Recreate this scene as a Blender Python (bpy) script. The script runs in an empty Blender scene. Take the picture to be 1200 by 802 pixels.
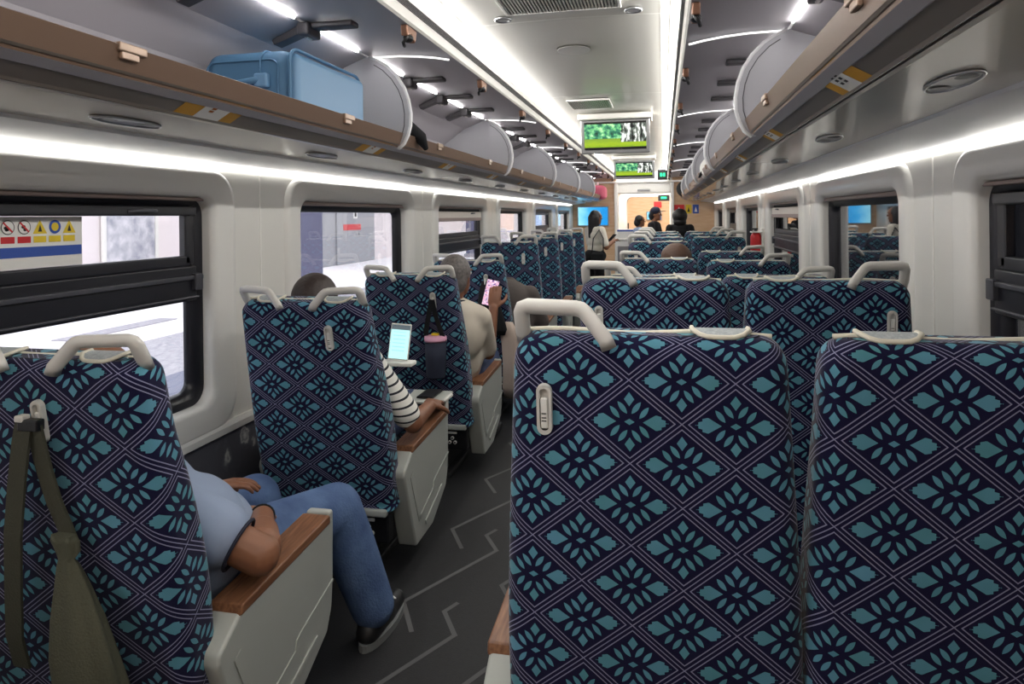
import bpy, bmesh, math, random
from mathutils import Vector, Matrix, Euler
random.seed(7)
SC = bpy.context.scene
COL = SC.collection
PI = math.pi

# ------------------------------------------------------------------ materials
def lin(c):
    c = c / 255.0
    return c / 12.92 if c <= .04045 else ((c + .055) / 1.055) ** 2.4
def rgb(r, g, b): return (lin(r), lin(g), lin(b), 1)

class X:                       # tiny expression wrapper over Math nodes
    def __init__(s, nt, v): s.nt, s.v = nt, v
    def _op(s, op, *o):
        n = s.nt.nodes.new('ShaderNodeMath'); n.operation = op
        for i, a in enumerate((s,) + o):
            a = a.v if isinstance(a, X) else a
            if isinstance(a, (int, float)): n.inputs[i].default_value = a
            else: s.nt.links.new(a, n.inputs[i])
        return X(s.nt, n.outputs[0])
    def __add__(s, o): return s._op('ADD', o)
    def __sub__(s, o): return s._op('SUBTRACT', o)
    def __mul__(s, o): return s._op('MULTIPLY', o)
    def __truediv__(s, o): return s._op('DIVIDE', o)
    def rsub(s, k): return X(s.nt, k)._op('SUBTRACT', s)
    def abs(s): return s._op('ABSOLUTE')
    def fract(s): return s._op('FRACT')
    def lt(s, o): return s._op('LESS_THAN', o)
    def gt(s, o): return s._op('GREATER_THAN', o)
    def max(s, o): return s._op('MAXIMUM', o)
    def min(s, o): return s._op('MINIMUM', o)
    def pp(s, o): return s._op('PINGPONG', o)

def mat(name, col, rough=.5, metal=0, emit=None, estr=1, spec=.5, coat=0, noise=None, nscale=20, bump=0, bscale=200, stretch=None):
    m = bpy.data.materials.new(name); m.use_nodes = True
    nt = m.node_tree; b = nt.nodes['Principled BSDF']
    b.inputs['Base Color'].default_value = col
    b.inputs['Roughness'].default_value = rough
    b.inputs['Metallic'].default_value = metal
    b.inputs['Specular IOR Level'].default_value = spec
    if coat:
        b.inputs['Coat Weight'].default_value = coat; b.inputs['Coat Roughness'].default_value = .08
    if emit:
        b.inputs['Emission Color'].default_value = emit; b.inputs['Emission Strength'].default_value = estr
    if noise or bump:
        tc = nt.nodes.new('ShaderNodeTexCoord'); mp = nt.nodes.new('ShaderNodeMapping')
        nt.links.new(tc.outputs['Object'], mp.inputs[0])
        if stretch: mp.inputs['Scale'].default_value = stretch
        if noise:
            n = nt.nodes.new('ShaderNodeTexNoise'); n.inputs['Scale'].default_value = nscale; n.inputs['Detail'].default_value = 4
            nt.links.new(mp.outputs[0], n.inputs['Vector'])
            r = nt.nodes.new('ShaderNodeValToRGB'); r.color_ramp.elements[0].position = .3; r.color_ramp.elements[1].position = .7
            r.color_ramp.elements[0].color = col; r.color_ramp.elements[1].color = noise
            nt.links.new(n.outputs[0], r.inputs[0]); nt.links.new(r.outputs[0], b.inputs['Base Color'])
        if bump:
            n2 = nt.nodes.new('ShaderNodeTexNoise'); n2.inputs['Scale'].default_value = bscale; n2.inputs['Detail'].default_value = 3
            nt.links.new(mp.outputs[0], n2.inputs['Vector'])
            bp = nt.nodes.new('ShaderNodeBump'); bp.inputs['Strength'].default_value = bump; bp.inputs['Distance'].default_value = .01
            nt.links.new(n2.outputs[0], bp.inputs['Height']); nt.links.new(bp.outputs[0], b.inputs['Normal'])
    return m

def fabric_mat():
    m = bpy.data.materials.new('flower lattice moquette'); m.use_nodes = True
    nt = m.node_tree; b = nt.nodes['Principled BSDF']
    uv = nt.nodes.new('ShaderNodeUVMap'); sp = nt.nodes.new('ShaderNodeSeparateXYZ'); nt.links.new(uv.outputs[0], sp.inputs[0])
    oi = nt.nodes.new('ShaderNodeObjectInfo'); rnd = X(nt, oi.outputs['Random'])
    u, v = X(nt, sp.outputs[0]) + rnd * .186, X(nt, sp.outputs[1]) + (rnd * 7.3).fract() * .154
    a, c = u / .186, v / .154
    fp = (a + c).fract() - .5; fq = (a - c).fract() - .5
    la = ((fp + fq) * .5).abs(); lb = ((fp - fq) * .5).abs()
    e = fp.abs().max(fq.abs()).rsub(.5)
    lines = e.lt(.008).max((e - .064).abs().lt(.0085))
    x, y = la, lb * .755
    pet = (x / .050 + y / .028).lt(1)
    pet = pet.max((x / .050 + (y - .205).abs() / .064).lt(1))
    def lens(cx, cy, dx, dy, hl, hw):
        t = (x - cx) * dx + (y - cy) * dy
        s = ((x - cx) * dy - (y - cy) * dx).abs()
        tt = t / hl
        return s.lt((tt * tt).rsub(1) * hw)
    pet = pet.max(lens(.067, .128, .645, .764, .071, .0245)).max(lens(.142, .085, .66, .751, .070, .0245))
    h1 = (x - .130) * .56
    h2 = ((x - .366) * -.80).max(0) + (((x * 26).fract() - .5) * .022)
    h = h1.min(.068).min(h2)
    pet = pet.max(y.lt(h) * x.lt(.374))
    pet = pet * e.gt(.075)
    no = nt.nodes.new('ShaderNodeTexNoise'); no.inputs['Scale'].default_value = 9; nt.links.new(uv.outputs[0], no.inputs['Vector'])
    cr = nt.nodes.new('ShaderNodeValToRGB'); cr.color_ramp.elements[0].position = .35; cr.color_ramp.elements[1].position = .68
    cr.color_ramp.elements[0].color = rgb(84, 142, 154); cr.color_ramp.elements[1].color = rgb(94, 148, 172)
    nt.links.new(no.outputs[0], cr.inputs[0])
    m1 = nt.nodes.new('ShaderNodeMixRGB'); m1.inputs[1].default_value = rgb(22, 20, 52); m1.inputs[2].default_value = rgb(138, 138, 166)
    nt.links.new(lines.v, m1.inputs[0])
    m2 = nt.nodes.new('ShaderNodeMixRGB'); nt.links.new(pet.v, m2.inputs[0]); nt.links.new(m1.outputs[0], m2.inputs[1]); nt.links.new(cr.outputs[0], m2.inputs[2])
    nt.links.new(m2.outputs[0], b.inputs['Base Color'])
    b.inputs['Roughness'].default_value = .9; b.inputs['Specular IOR Level'].default_value = .15
    b.inputs['Sheen Weight'].default_value = .25; b.inputs['Sheen Roughness'].default_value = .4
    return m

def screen_mat(name, kind, s):
    m = bpy.data.materials.new(name); m.use_nodes = True; nt = m.node_tree
    b = nt.nodes['Principled BSDF']; b.inputs['Base Color'].default_value = (.01, .01, .01, 1); b.inputs['Roughness'].default_value = .25
    uv = nt.nodes.new('ShaderNodeUVMap'); sp = nt.nodes.new('ShaderNodeSeparateXYZ'); nt.links.new(uv.outputs[0], sp.inputs[0])
    u, v = X(nt, sp.outputs[0]), X(nt, sp.outputs[1])
    def ramp(fac, stops):
        r = nt.nodes.new('ShaderNodeValToRGB')
        while len(r.color_ramp.elements) < len(stops): r.color_ramp.elements.new(.5)
        for el, (p, c) in zip(r.color_ramp.elements, stops): el.position = p; el.color = c
        nt.links.new(fac.v if isinstance(fac, X) else fac, r.inputs[0]); return r.outputs[0]
    def mix(f, c1, c2):
        n = nt.nodes.new('ShaderNodeMixRGB'); nt.links.new(f.v, n.inputs[0])
        for i, c in ((1, c1), (2, c2)):
            if isinstance(c, tuple): n.inputs[i].default_value = c
            else: nt.links.new(c, n.inputs[i])
        return n.outputs[0]
    def noise(scale, st=(1, 1, 1), det=5):
        mp = nt.nodes.new('ShaderNodeMapping'); mp.inputs['Scale'].default_value = st; nt.links.new(uv.outputs[0], mp.inputs[0])
        n = nt.nodes.new('ShaderNodeTexNoise'); n.inputs['Scale'].default_value = scale; n.inputs['Detail'].default_value = det
        nt.links.new(mp.outputs[0], n.inputs['Vector']); return X(nt, n.outputs[0])
    if kind == 'lake':
        fol = ramp(noise(6, (2, 1, 1)), [(.30, rgb(12, 45, 35)), (.45, rgb(40, 110, 85)), (.58, rgb(110, 185, 120)), (.72, rgb(215, 240, 190))])
        wat = ramp(v * 1.6 + noise(5, (2, 5, 1)) * .35, [(.1, rgb(70, 120, 20)), (.5, rgb(140, 165, 30)), (.85, rgb(105, 135, 45))])
        trk = ramp(noise(4, (5, .8, 1), 3), [(.40, rgb(15, 18, 20)), (.52, rgb(110, 120, 110)), (.60, rgb(240, 240, 235))])
        c = mix(v.gt(.40), wat, fol)
        right = (u + noise(6, (1, 2, 1)) * .12).gt(.66) * v.gt(.27)
        c = mix(right, c, trk)
        c = mix(v.lt(.09).max(v.gt(.93)), c, rgb(8, 8, 10))
    elif kind == 'blue':
        c = ramp(u * .7 + noise(2.5, (1, 1, 1), 2) * .4, [(.2, rgb(150, 225, 250)), (.45, rgb(60, 175, 240)), (.8, rgb(20, 140, 215))])
        c = mix((u - .72).abs().lt(.035) * (v - .55).abs().lt(.2), c, rgb(160, 225, 250))
    elif kind == 'chat':
        c = ramp(noise(5, (1, 3, 1), 1), [(.40, rgb(235, 225, 245)), (.48, rgb(225, 30, 110)), (.53, rgb(245, 240, 250)), (.62, rgb(90, 40, 140))])
    else:
        c = mix(v.gt(.86), rgb(190, 245, 245), rgb(90, 100, 105))
        c = mix(((v * 9).fract().lt(.3)) * u.lt(.8) * u.gt(.12) * v.lt(.8) * v.gt(.2), c, rgb(165, 225, 230))
    nt.links.new(c, b.inputs['Emission Color']); b.inputs['Emission Strength'].default_value = s
    return m

def glass_mat(name, tint, strength=1.0):
    m = bpy.data.materials.new(name); m.use_nodes = True; nt = m.node_tree
    for n in list(nt.nodes):
        if n.type != 'OUTPUT_MATERIAL': nt.nodes.remove(n)
    out = [n for n in nt.nodes if n.type == 'OUTPUT_MATERIAL'][0]
    t = nt.nodes.new('ShaderNodeBsdfTransparent'); t.inputs[0].default_value = tint
    g = nt.nodes.new('ShaderNodeBsdfGlossy'); g.inputs['Roughness'].default_value = .01
    f = nt.nodes.new('ShaderNodeLayerWeight'); f.inputs[0].default_value = .5
    pw = X(nt, f.outputs['Facing'])._op('POWER', 4.0) * .9 + .05
    mu = nt.nodes.new('ShaderNodeMath'); mu.operation = 'MULTIPLY'; mu.inputs[1].default_value = strength; mu.use_clamp = True
    mx = nt.nodes.new('ShaderNodeMixShader')
    nt.links.new(pw.v, mu.inputs[0]); nt.links.new(mu.outputs[0], mx.inputs[0])
    nt.links.new(t.outputs[0], mx.inputs[1]); nt.links.new(g.outputs[0], mx.inputs[2]); nt.links.new(mx.outputs[0], out.inputs[0])
    return m

def floral_mat():
    m = mat('dark floral wall covering', rgb(50, 50, 54), .8); nt = m.node_tree; b = nt.nodes['Principled BSDF']
    tc = nt.nodes.new('ShaderNodeTexCoord')
    vo = nt.nodes.new('ShaderNodeTexVoronoi'); vo.inputs['Scale'].default_value = 7.5; nt.links.new(tc.outputs['Object'], vo.inputs['Vector'])
    wv = nt.nodes.new('ShaderNodeTexNoise'); wv.inputs['Scale'].default_value = 14; wv.inputs['Detail'].default_value = 6; nt.links.new(tc.outputs['Object'], wv.inputs['Vector'])
    f = X(nt, vo.outputs['Distance']) * 1.2 + X(nt, wv.outputs[0]) * .9
    r = nt.nodes.new('ShaderNodeValToRGB'); els = r.color_ramp.elements
    els[0].position = .55; els[0].color = rgb(205, 203, 200); els[1].position = .95; els[1].color = rgb(84, 84, 92)
    for p, c in ((.68, rgb(128, 128, 132)), (.74, rgb(192, 190, 186)), (.82, rgb(100, 100, 108))):
        q = els.new(p); q.color = c
    nt.links.new(f.v, r.inputs[0]); nt.links.new(r.outputs[0], b.inputs['Base Color'])
    return m

M = {}
M['fabric'] = fabric_mat()
M['plastic'] = mat('warm grey handle plastic', rgb(212, 209, 202), .35)
M['shell'] = mat('pale grey armrest shell', rgb(172, 175, 168), .4)
M['cream'] = mat('cream headrest piping', rgb(226, 220, 202), .5)
M['lacegrey'] = mat('grey grip lining', rgb(158, 165, 168), .7, noise=rgb(190, 195, 196), nscale=160)
M['wood'] = mat('walnut armrest veneer', rgb(104, 66, 44), .4, noise=rgb(146, 102, 72), nscale=9, stretch=(14, 1.2, 14))
M['black'] = mat('black plastic', rgb(22, 22, 25), .4)
M['softblack'] = mat('black cloth', rgb(20, 20, 24), .9, bump=.2)
M['base'] = mat('dark grey seat pedestal', rgb(48, 49, 50), .5)
M['white'] = mat('white wall laminate', rgb(226, 224, 217), .28, coat=.25)
M['surround'] = mat('white moulded window surround', rgb(230, 228, 222), .3, coat=.2)
M['gasket'] = mat('black rubber window frame', rgb(26, 26, 33), .35)
M['rail'] = mat('dark anodised rail', rgb(84, 84, 90), .35, .5)
M['blind'] = mat('taupe blind cassette', rgb(150, 132, 126), .5)
M['blindcream'] = mat('cream blind cloth', rgb(214, 205, 196), .7)
M['floral'] = floral_mat()
M['floor'] = mat('charcoal floor covering', rgb(30, 30, 32), .55, noise=rgb(36, 36, 38), nscale=60, bump=.1)
M['floorline'] = mat('grey inlaid floor line', rgb(92, 92, 92), .6)
M['ceil'] = mat('glossy off white ceiling panel', rgb(218, 215, 207), .32, coat=.12)
M['seam'] = mat('white ceiling seam', rgb(240, 238, 232), .4)
M['cornice'] = mat('white cornice', rgb(232, 229, 222), .35)
M['under'] = mat('cream rack underside', rgb(248, 242, 226), .16, coat=.6)
M['cove'] = mat('grey cove panel', rgb(228, 228, 230), .3)
M['lip'] = mat('bronze rack lip', rgb(126, 102, 86), .36, .3)
M['lipdark'] = mat('dark bronze rack edge', rgb(136, 126, 117), .3, .4)
M['copper'] = mat('copper latch', rgb(150, 112, 92), .35, .5)
M['clip'] = mat('pale bronze clip', rgb(170, 146, 128), .35, .3)
M['rackin'] = mat('mauve grey rack lining', rgb(182, 178, 182), .45)
M['bracket'] = mat('dark grey rack bracket', rgb(84, 81, 84), .45)
M['divider'] = mat('pale grey divider panel', rgb(184, 184, 188), .4)
M['divedge'] = mat('white divider edge', rgb(238, 238, 238), .4)
M['endwood'] = mat('pale oak end panel', rgb(214, 176, 138), .3, noise=rgb(226, 194, 160), nscale=4, stretch=(1, 1, 6), coat=.3)
M['led'] = mat('white led strip', rgb(255, 255, 255), .5, emit=(1, .985, .95, 1), estr=1.3)
M['cornled'] = mat('cornice light diffuser', rgb(255, 255, 255), .5, emit=(1, .985, .955, 1), estr=9)
M['vestled'] = mat('vestibule ceiling lamp', rgb(255, 255, 255), .5, emit=(1, .97, .92, 1), estr=2.6)
M['rackled'] = mat('rack led strip', rgb(255, 255, 255), .5, emit=(1, .98, .97, 1), estr=9)
M['arcled'] = mat('rack arc light', rgb(255, 255, 255), .5, emit=(1, .98, .97, 1), estr=.28)
M['yellow'] = mat('amber number plate', rgb(202, 148, 40), .45)
M['plate'] = mat('white plate', rgb(232, 230, 224), .4)
M['ink'] = mat('dark ink', rgb(40, 36, 34), .6)
M['inkorange'] = mat('amber ink', rgb(176, 104, 30), .6)
M['glass'] = glass_mat('window glass', (.93, .94, .95, 1), 1.0)
M['glassdark'] = glass_mat('tinted window glass', (.78, .79, .8, 1), 1.6)
M['steel'] = mat('brushed steel', rgb(170, 170, 172), .3, .8)
M['tvframe'] = mat('silver screen bezel', rgb(150, 150, 150), .35, .4)
M['lake'] = screen_mat('lake film', 'lake', .36)
M['bluescreen'] = screen_mat('blue information screen', 'blue', .27)
M['chat'] = screen_mat('pink phone page', 'chat', .26)
M['tablet'] = screen_mat('pale page', 'page', .26)
M['green'] = mat('green sign light', rgb(20, 190, 120), .5, emit=rgb(30, 220, 140), estr=.35)
M['red'] = mat('red enamel', rgb(205, 40, 45), .35)
M['signyellow'] = mat('yellow enamel', rgb(225, 195, 40), .5)
M['signblue'] = mat('blue enamel', rgb(45, 80, 165), .5)
M['case'] = mat('pale blue suitcase shell', rgb(112, 154, 190), .45)
M['casedark'] = mat('blue suitcase cloth', rgb(80, 122, 156), .6)
M['olive'] = mat('olive webbing', rgb(66, 66, 53), .85, bump=.25)
M['olivelight'] = mat('olive bag cloth', rgb(80, 80, 64), .85, bump=.3)
M['pink'] = mat('pink cup lid', rgb(230, 170, 195), .4)
M['beige'] = mat('beige cloth', rgb(196, 178, 164), .9, bump=.2)
M['hotpink'] = mat('rose bag cloth', rgb(226, 110, 135), .7)
M['platform'] = mat('pale platform paving', rgb(236, 232, 232), .7, noise=rgb(226, 220, 224), nscale=1.5)
M['tactile'] = mat('speckled grey paving', rgb(150, 148, 156), .8, noise=rgb(182, 178, 184), nscale=14)
M['platedge'] = mat('slate platform edge', rgb(112, 114, 132), .8, noise=rgb(126, 128, 146), nscale=2)
M['station'] = mat('pale station wall', rgb(232, 222, 222), .8)
M['door_grey'] = mat('grey steel door', rgb(158, 158, 162), .5)
M['lilac'] = mat('lilac grey column', rgb(112, 112, 138), .7)
M['poster'] = mat('station notice', rgb(150, 152, 164), .6, noise=rgb(225, 222, 226), nscale=5)
M['darkout'] = mat('dark sky blocker', rgb(30, 30, 40), .8)  # for the added enclosure that keeps sky light off the right windows
M['skin1'] = mat('tan skin', rgb(138, 92, 66), .5)
M['skin2'] = mat('brown skin', rgb(130, 86, 62), .5)
M['hairblack'] = mat('black hair', rgb(22, 18, 18), .5, bump=.3, bscale=60, stretch=(1, 1, .15))
M['hairbrown'] = mat('dark brown hair', rgb(54, 42, 38), .55, bump=.3, bscale=60)
M['hairchestnut'] = mat('chestnut hair', rgb(92, 66, 52), .55, bump=.3, bscale=60)
M['hairgrey'] = mat('greying hair', rgb(84, 78, 76), .6, noise=rgb(120, 114, 110), nscale=70)
M['shirtblue'] = mat('light blue jersey', rgb(146, 160, 184), .85, bump=.5, bscale=11)
M['cuff'] = mat('navy cuff stripe', rgb(30, 32, 50), .85)
M['jeans'] = mat('washed blue denim', rgb(62, 84, 124), .85, noise=rgb(94, 120, 160), nscale=9, bump=.25, bscale=120)
M['jeansdark'] = mat('dark denim', rgb(40, 52, 84), .85, noise=rgb(54, 70, 104), nscale=9, bump=.2)
M['shoe'] = mat('black shoe leather', rgb(26, 26, 28), .5)
M['sole'] = mat('grey shoe sole', rgb(120, 122, 122), .6)
M['sand'] = mat('sand coloured jersey', rgb(206, 196, 180), .85)
M['ivory'] = mat('ivory blouse', rgb(228, 222, 208), .85)
M['taupe'] = mat('taupe jacket', rgb(88, 80, 76), .85, bump=.3, bscale=40)
M['navy'] = mat('navy cap cloth', rgb(30, 36, 58), .8)
M['paleblue'] = mat('pale blue shirt', rgb(150, 168, 196), .85)
M['phone'] = mat('dark phone glass', rgb(18, 18, 22), .15)
M['eyewhite'] = mat('eye white', rgb(235, 232, 228), .3)

def stripe_mat():
    m = mat('black and white striped jersey', rgb(235, 232, 224), .85); nt = m.node_tree; b = nt.nodes['Principled BSDF']
    tc = nt.nodes.new('ShaderNodeTexCoord'); sp = nt.nodes.new('ShaderNodeSeparateXYZ'); nt.links.new(tc.outputs['Object'], sp.inputs[0])
    z = X(nt, sp.outputs[2]) * 1.0 - X(nt, sp.outputs[1]) * .30
    f = (z / .031).fract().lt(.26)
    mx = nt.nodes.new('ShaderNodeMixRGB'); mx.inputs[1].default_value = rgb(232, 229, 220); mx.inputs[2].default_value = rgb(30, 32, 40)
    nt.links.new(f.v, mx.inputs[0]); nt.links.new(mx.outputs[0], b.inputs['Base Color']); return m
M['stripes'] = stripe_mat()

# ------------------------------------------------------------------ mesh helpers
class MB:
    def __init__(s): s.v, s.f, s.mi, s.uv, s.sm = [], [], [], {}, []
    def add(s, verts, faces, mi=0, uvs=None, smooth=False):
        o = len(s.v); s.v += [tuple(p) for p in verts]
        for k, f in enumerate(faces):
            if uvs: s.uv[len(s.f)] = uvs[k]
            s.f.append(tuple(i + o for i in f)); s.mi.append(mi); s.sm.append(smooth)
        return s
    def box(s, x0, x1, y0, y1, z0, z1, mi=0):
        x0, x1 = min(x0, x1), max(x0, x1)
        v = [(x, y, z) for z in (z0, z1) for y in (y0, y1) for x in (x0, x1)]
        return s.add(v, [(0, 2, 3, 1), (4, 5, 7, 6), (0, 1, 5, 4), (2, 6, 7, 3), (0, 4, 6, 2), (1, 3, 7, 5)], mi)
    def rbox(s, x0, x1, y0, y1, z0, z1, r=.01, mi=0, seg=3):
        bm = bmesh.new(); bmesh.ops.create_cube(bm, size=1)
        x0, x1 = min(x0, x1), max(x0, x1)
        for v in bm.verts:
            v.co = Vector((x0 + (v.co.x + .5) * (x1 - x0), y0 + (v.co.y + .5) * (y1 - y0), z0 + (v.co.z + .5) * (z1 - z0)))
        bmesh.ops.bevel(bm, geom=bm.edges[:], offset=r, segments=seg, affect='EDGES', profile=.5, clamp_overlap=True)
        return s.addbm(bm, mi, True)
    def addbm(s, bm, mi=0, smooth=False, mtx=None):
        bm.verts.index_update()
        v = [(mtx @ p.co if mtx else p.co.copy()) for p in bm.verts]
        s.add(v, [tuple(q.index for q in f.verts) for f in bm.faces], mi, smooth=smooth); bm.free(); return s
    def prism(s, poly, axis, a, b, mi=0, bev=0, seg=2):
        # poly in the two other axes (in order x,y,z without axis)
        bm = bmesh.new(); vs = []
        def co(p, t):
            return {'x': (t, p[0], p[1]), 'y': (p[0], t, p[1]), 'z': (p[0], p[1], t)}[axis]
        vs = [bm.verts.new(co(p, a)) for p in poly]; f = bm.faces.new(vs)
        r = bmesh.ops.extrude_face_region(bm, geom=[f])
        d = b - a
        for e in r['geom']:
            if isinstance(e, bmesh.types.BMVert): e.co['xyz'.index(axis)] += d
        bmesh.ops.recalc_face_normals(bm, faces=bm.faces[:])
        if bev: bmesh.ops.bevel(bm, geom=bm.edges[:], offset=bev, segments=seg, affect='EDGES', profile=.5, clamp_overlap=True)
        return s.addbm(bm, mi, bool(bev))
    def strip(s, prof, y0, y1, mi=0, n=1, smooth=False):   # profile in (x,z) swept along y
        v, f = [], []
        for i in range(n + 1):
            y = y0 + (y1 - y0) * i / n
            v += [(p[0], y, p[1]) for p in prof]
        k = len(prof)
        for i in range(n):
            for j in range(k - 1): f.append((i * k + j, i * k + j + 1, (i + 1) * k + j + 1, (i + 1) * k + j))
        return s.add(v, f, mi, smooth=smooth)
    def tube(s, pts, r, mi=0, n=10, closed=False, rz=None, caps=True, up=Vector((0, 0, 1))):
        pts = [Vector(p) for p in pts]; v, f = [], []
        rr = r if isinstance(r, (list, tuple)) else [r] * len(pts)
        prev = None
        for i, p in enumerate(pts):
            if closed: t = (pts[(i + 1) % len(pts)] - pts[i - 1])
            else: t = pts[min(i + 1, len(pts) - 1)] - pts[max(i - 1, 0)]
            t.normalize()
            if prev is None:
                a = t.cross(up)
                if a.length < 1e-3: a = t.cross(Vector((1, 0, 0)))
            else:
                a = prev - t * prev.dot(t)
            a.normalize(); prev = a; c = t.cross(a)
            r2 = rr[i] if rz is None else rr[i] * rz
            for k in range(n):
                w = 2 * PI * k / n
                v.append(p + a * (rr[i] * math.cos(w)) + c * (r2 * math.sin(w)))
        m = len(pts)
        for i in range(m if closed else m - 1):
            for k in range(n):
                j = (i + 1) % m
                f.append((i * n + k, i * n + (k + 1) % n, j * n + (k + 1) % n, j * n + k))
        if caps and not closed:
            f.append(tuple(range(n))[::-1]); f.append(tuple((m - 1) * n + k for k in range(n)))
        return s.add(v, f, mi, smooth=True)
    def ell(s, c, r, mi=0, seg=20, rings=12, mtx=None):
        bm = bmesh.new(); bmesh.ops.create_uvsphere(bm, u_segments=seg, v_segments=rings, radius=1)
        for v in bm.verts: v.co = Vector((v.co.x * r[0], v.co.y * r[1], v.co.z * r[2]))
        if mtx: bmesh.ops.transform(bm, matrix=mtx.to_4x4(), verts=bm.verts)
        for v in bm.verts: v.co += Vector(c)
        return s.addbm(bm, mi, True)
    def cyl(s, p0, p1, r0, r1=None, mi=0, n=24):
        return s.tube([p0, p1], [r0, r0 if r1 is None else r1], mi, n)
    def cone(s, p0, r0, p1, r1, mi=0):           # tapered capsule
        s.ell(p0, (r0,) * 3, mi, 14, 9); s.ell(p1, (r1,) * 3, mi, 14, 9)
        return s.tube([p0, p1], [r0, r1], mi, 14)
    def quad(s, pts, mi=0, uv=None):
        return s.add(pts, [(0, 1, 2, 3)], mi, [uv] if uv else None)
    def mesh(s, name, mats):
        me = bpy.data.meshes.new(name); me.from_pydata([tuple(p) for p in s.v], [], s.f)
        for m in mats if isinstance(mats, (list, tuple)) else [mats]: me.materials.append(M[m] if isinstance(m, str) else m)
        me.polygons.foreach_set('material_index', s.mi); me.polygons.foreach_set('use_smooth', s.sm)
        if s.uv:
            l = me.uv_layers.new(name='UVMap')
            for p in me.polygons:
                u = s.uv.get(p.index)
                if u:
                    for q, li in enumerate(p.loop_indices): l.data[li].uv = u[q]
        me.update(); return me
    def obj(s, name, mats, parent=None, **kw): return put(name, s.mesh(name, mats), parent, **kw)

def put(name, me, parent=None, loc=(0, 0, 0), rot=(0, 0, 0), scale=(1, 1, 1)):
    o = bpy.data.objects.new(name, me); COL.objects.link(o)
    o.location = loc; o.rotation_euler = rot; o.scale = scale; o.parent = parent
    if any(me.polygons) and any(p.use_smooth for p in me.polygons):
        md = o.modifiers.new('wn', 'WEIGHTED_NORMAL'); md.keep_sharp = True
    return o
def tag(o, label, cat, group=None, kind=None):
    o['label'] = label; o['category'] = cat
    if group: o['group'] = group
    if kind: o['kind'] = kind
    return o
def struct(o): o['kind'] = 'structure'; return o
def thing(name, label, cat, loc=(0, 0, 0), rot=(0, 0, 0), group=None):
    o = bpy.data.objects.new(name, None); COL.objects.link(o); o.location = loc; o.rotation_euler = rot
    o.empty_display_size = .1
    return tag(o, label, cat, group)
def rrect(cx, cy, hx, hy, r, n=6):
    out = []
    for sx, sy, a0 in ((1, 1, 0), (-1, 1, 90), (-1, -1, 180), (1, -1, 270)):
        for k in range(n + 1):
            a = math.radians(a0 + 90 * k / n)
            out.append((cx + sx * (hx - r) + r * math.cos(a), cy + sy * (hy - r) + r * math.sin(a)))
    return out
ORD = ['first', 'second', 'third', 'fourth', 'fifth', 'sixth', 'seventh', 'eighth', 'ninth', 'tenth', 'eleventh', 'twelfth', 'thirteenth', 'fourteenth']

Y0, Y1, HW = -1.6, 13.6, 1.35
ZL = 1.627            # top of the side walls, where the light strip runs
# ------------------------------------------------------------------ floor
fl = MB(); fl.box(-1.45, 1.45, Y0, 19, -.08, 0)
floor = struct(fl.obj('floor', 'floor'))
ln = MB()
def inlay(pts, w=.017):
    for i, ((x0, y0), (x1, y1)) in enumerate(zip(pts[:-1], pts[1:])):
        d = Vector((x1 - x0, y1 - y0, 0)).normalized(); n = Vector((-d.y, d.x, 0)) * w / 2; d = d * w * .4
        zz = .0012 + .0006 * (i % 2); a, b = Vector((x0, y0, zz)) - d, Vector((x1, y1, zz)) + d
        ln.quad([a - n, b - n, b + n, a + n])
unit = [(-.461, 0), (-.553, .162), (-.307, .605), (-.385, .732), (-.356, .789)]
for k in range(-3, 18):
    y = 2.22 + .6 * k
    inlay([(x, y + v) for x, v in unit])
    inlay([(x + .33, y + v + .18) for x, v in unit])
st = struct(ln.obj('floor_inlay', 'floorline', floor))

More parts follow.
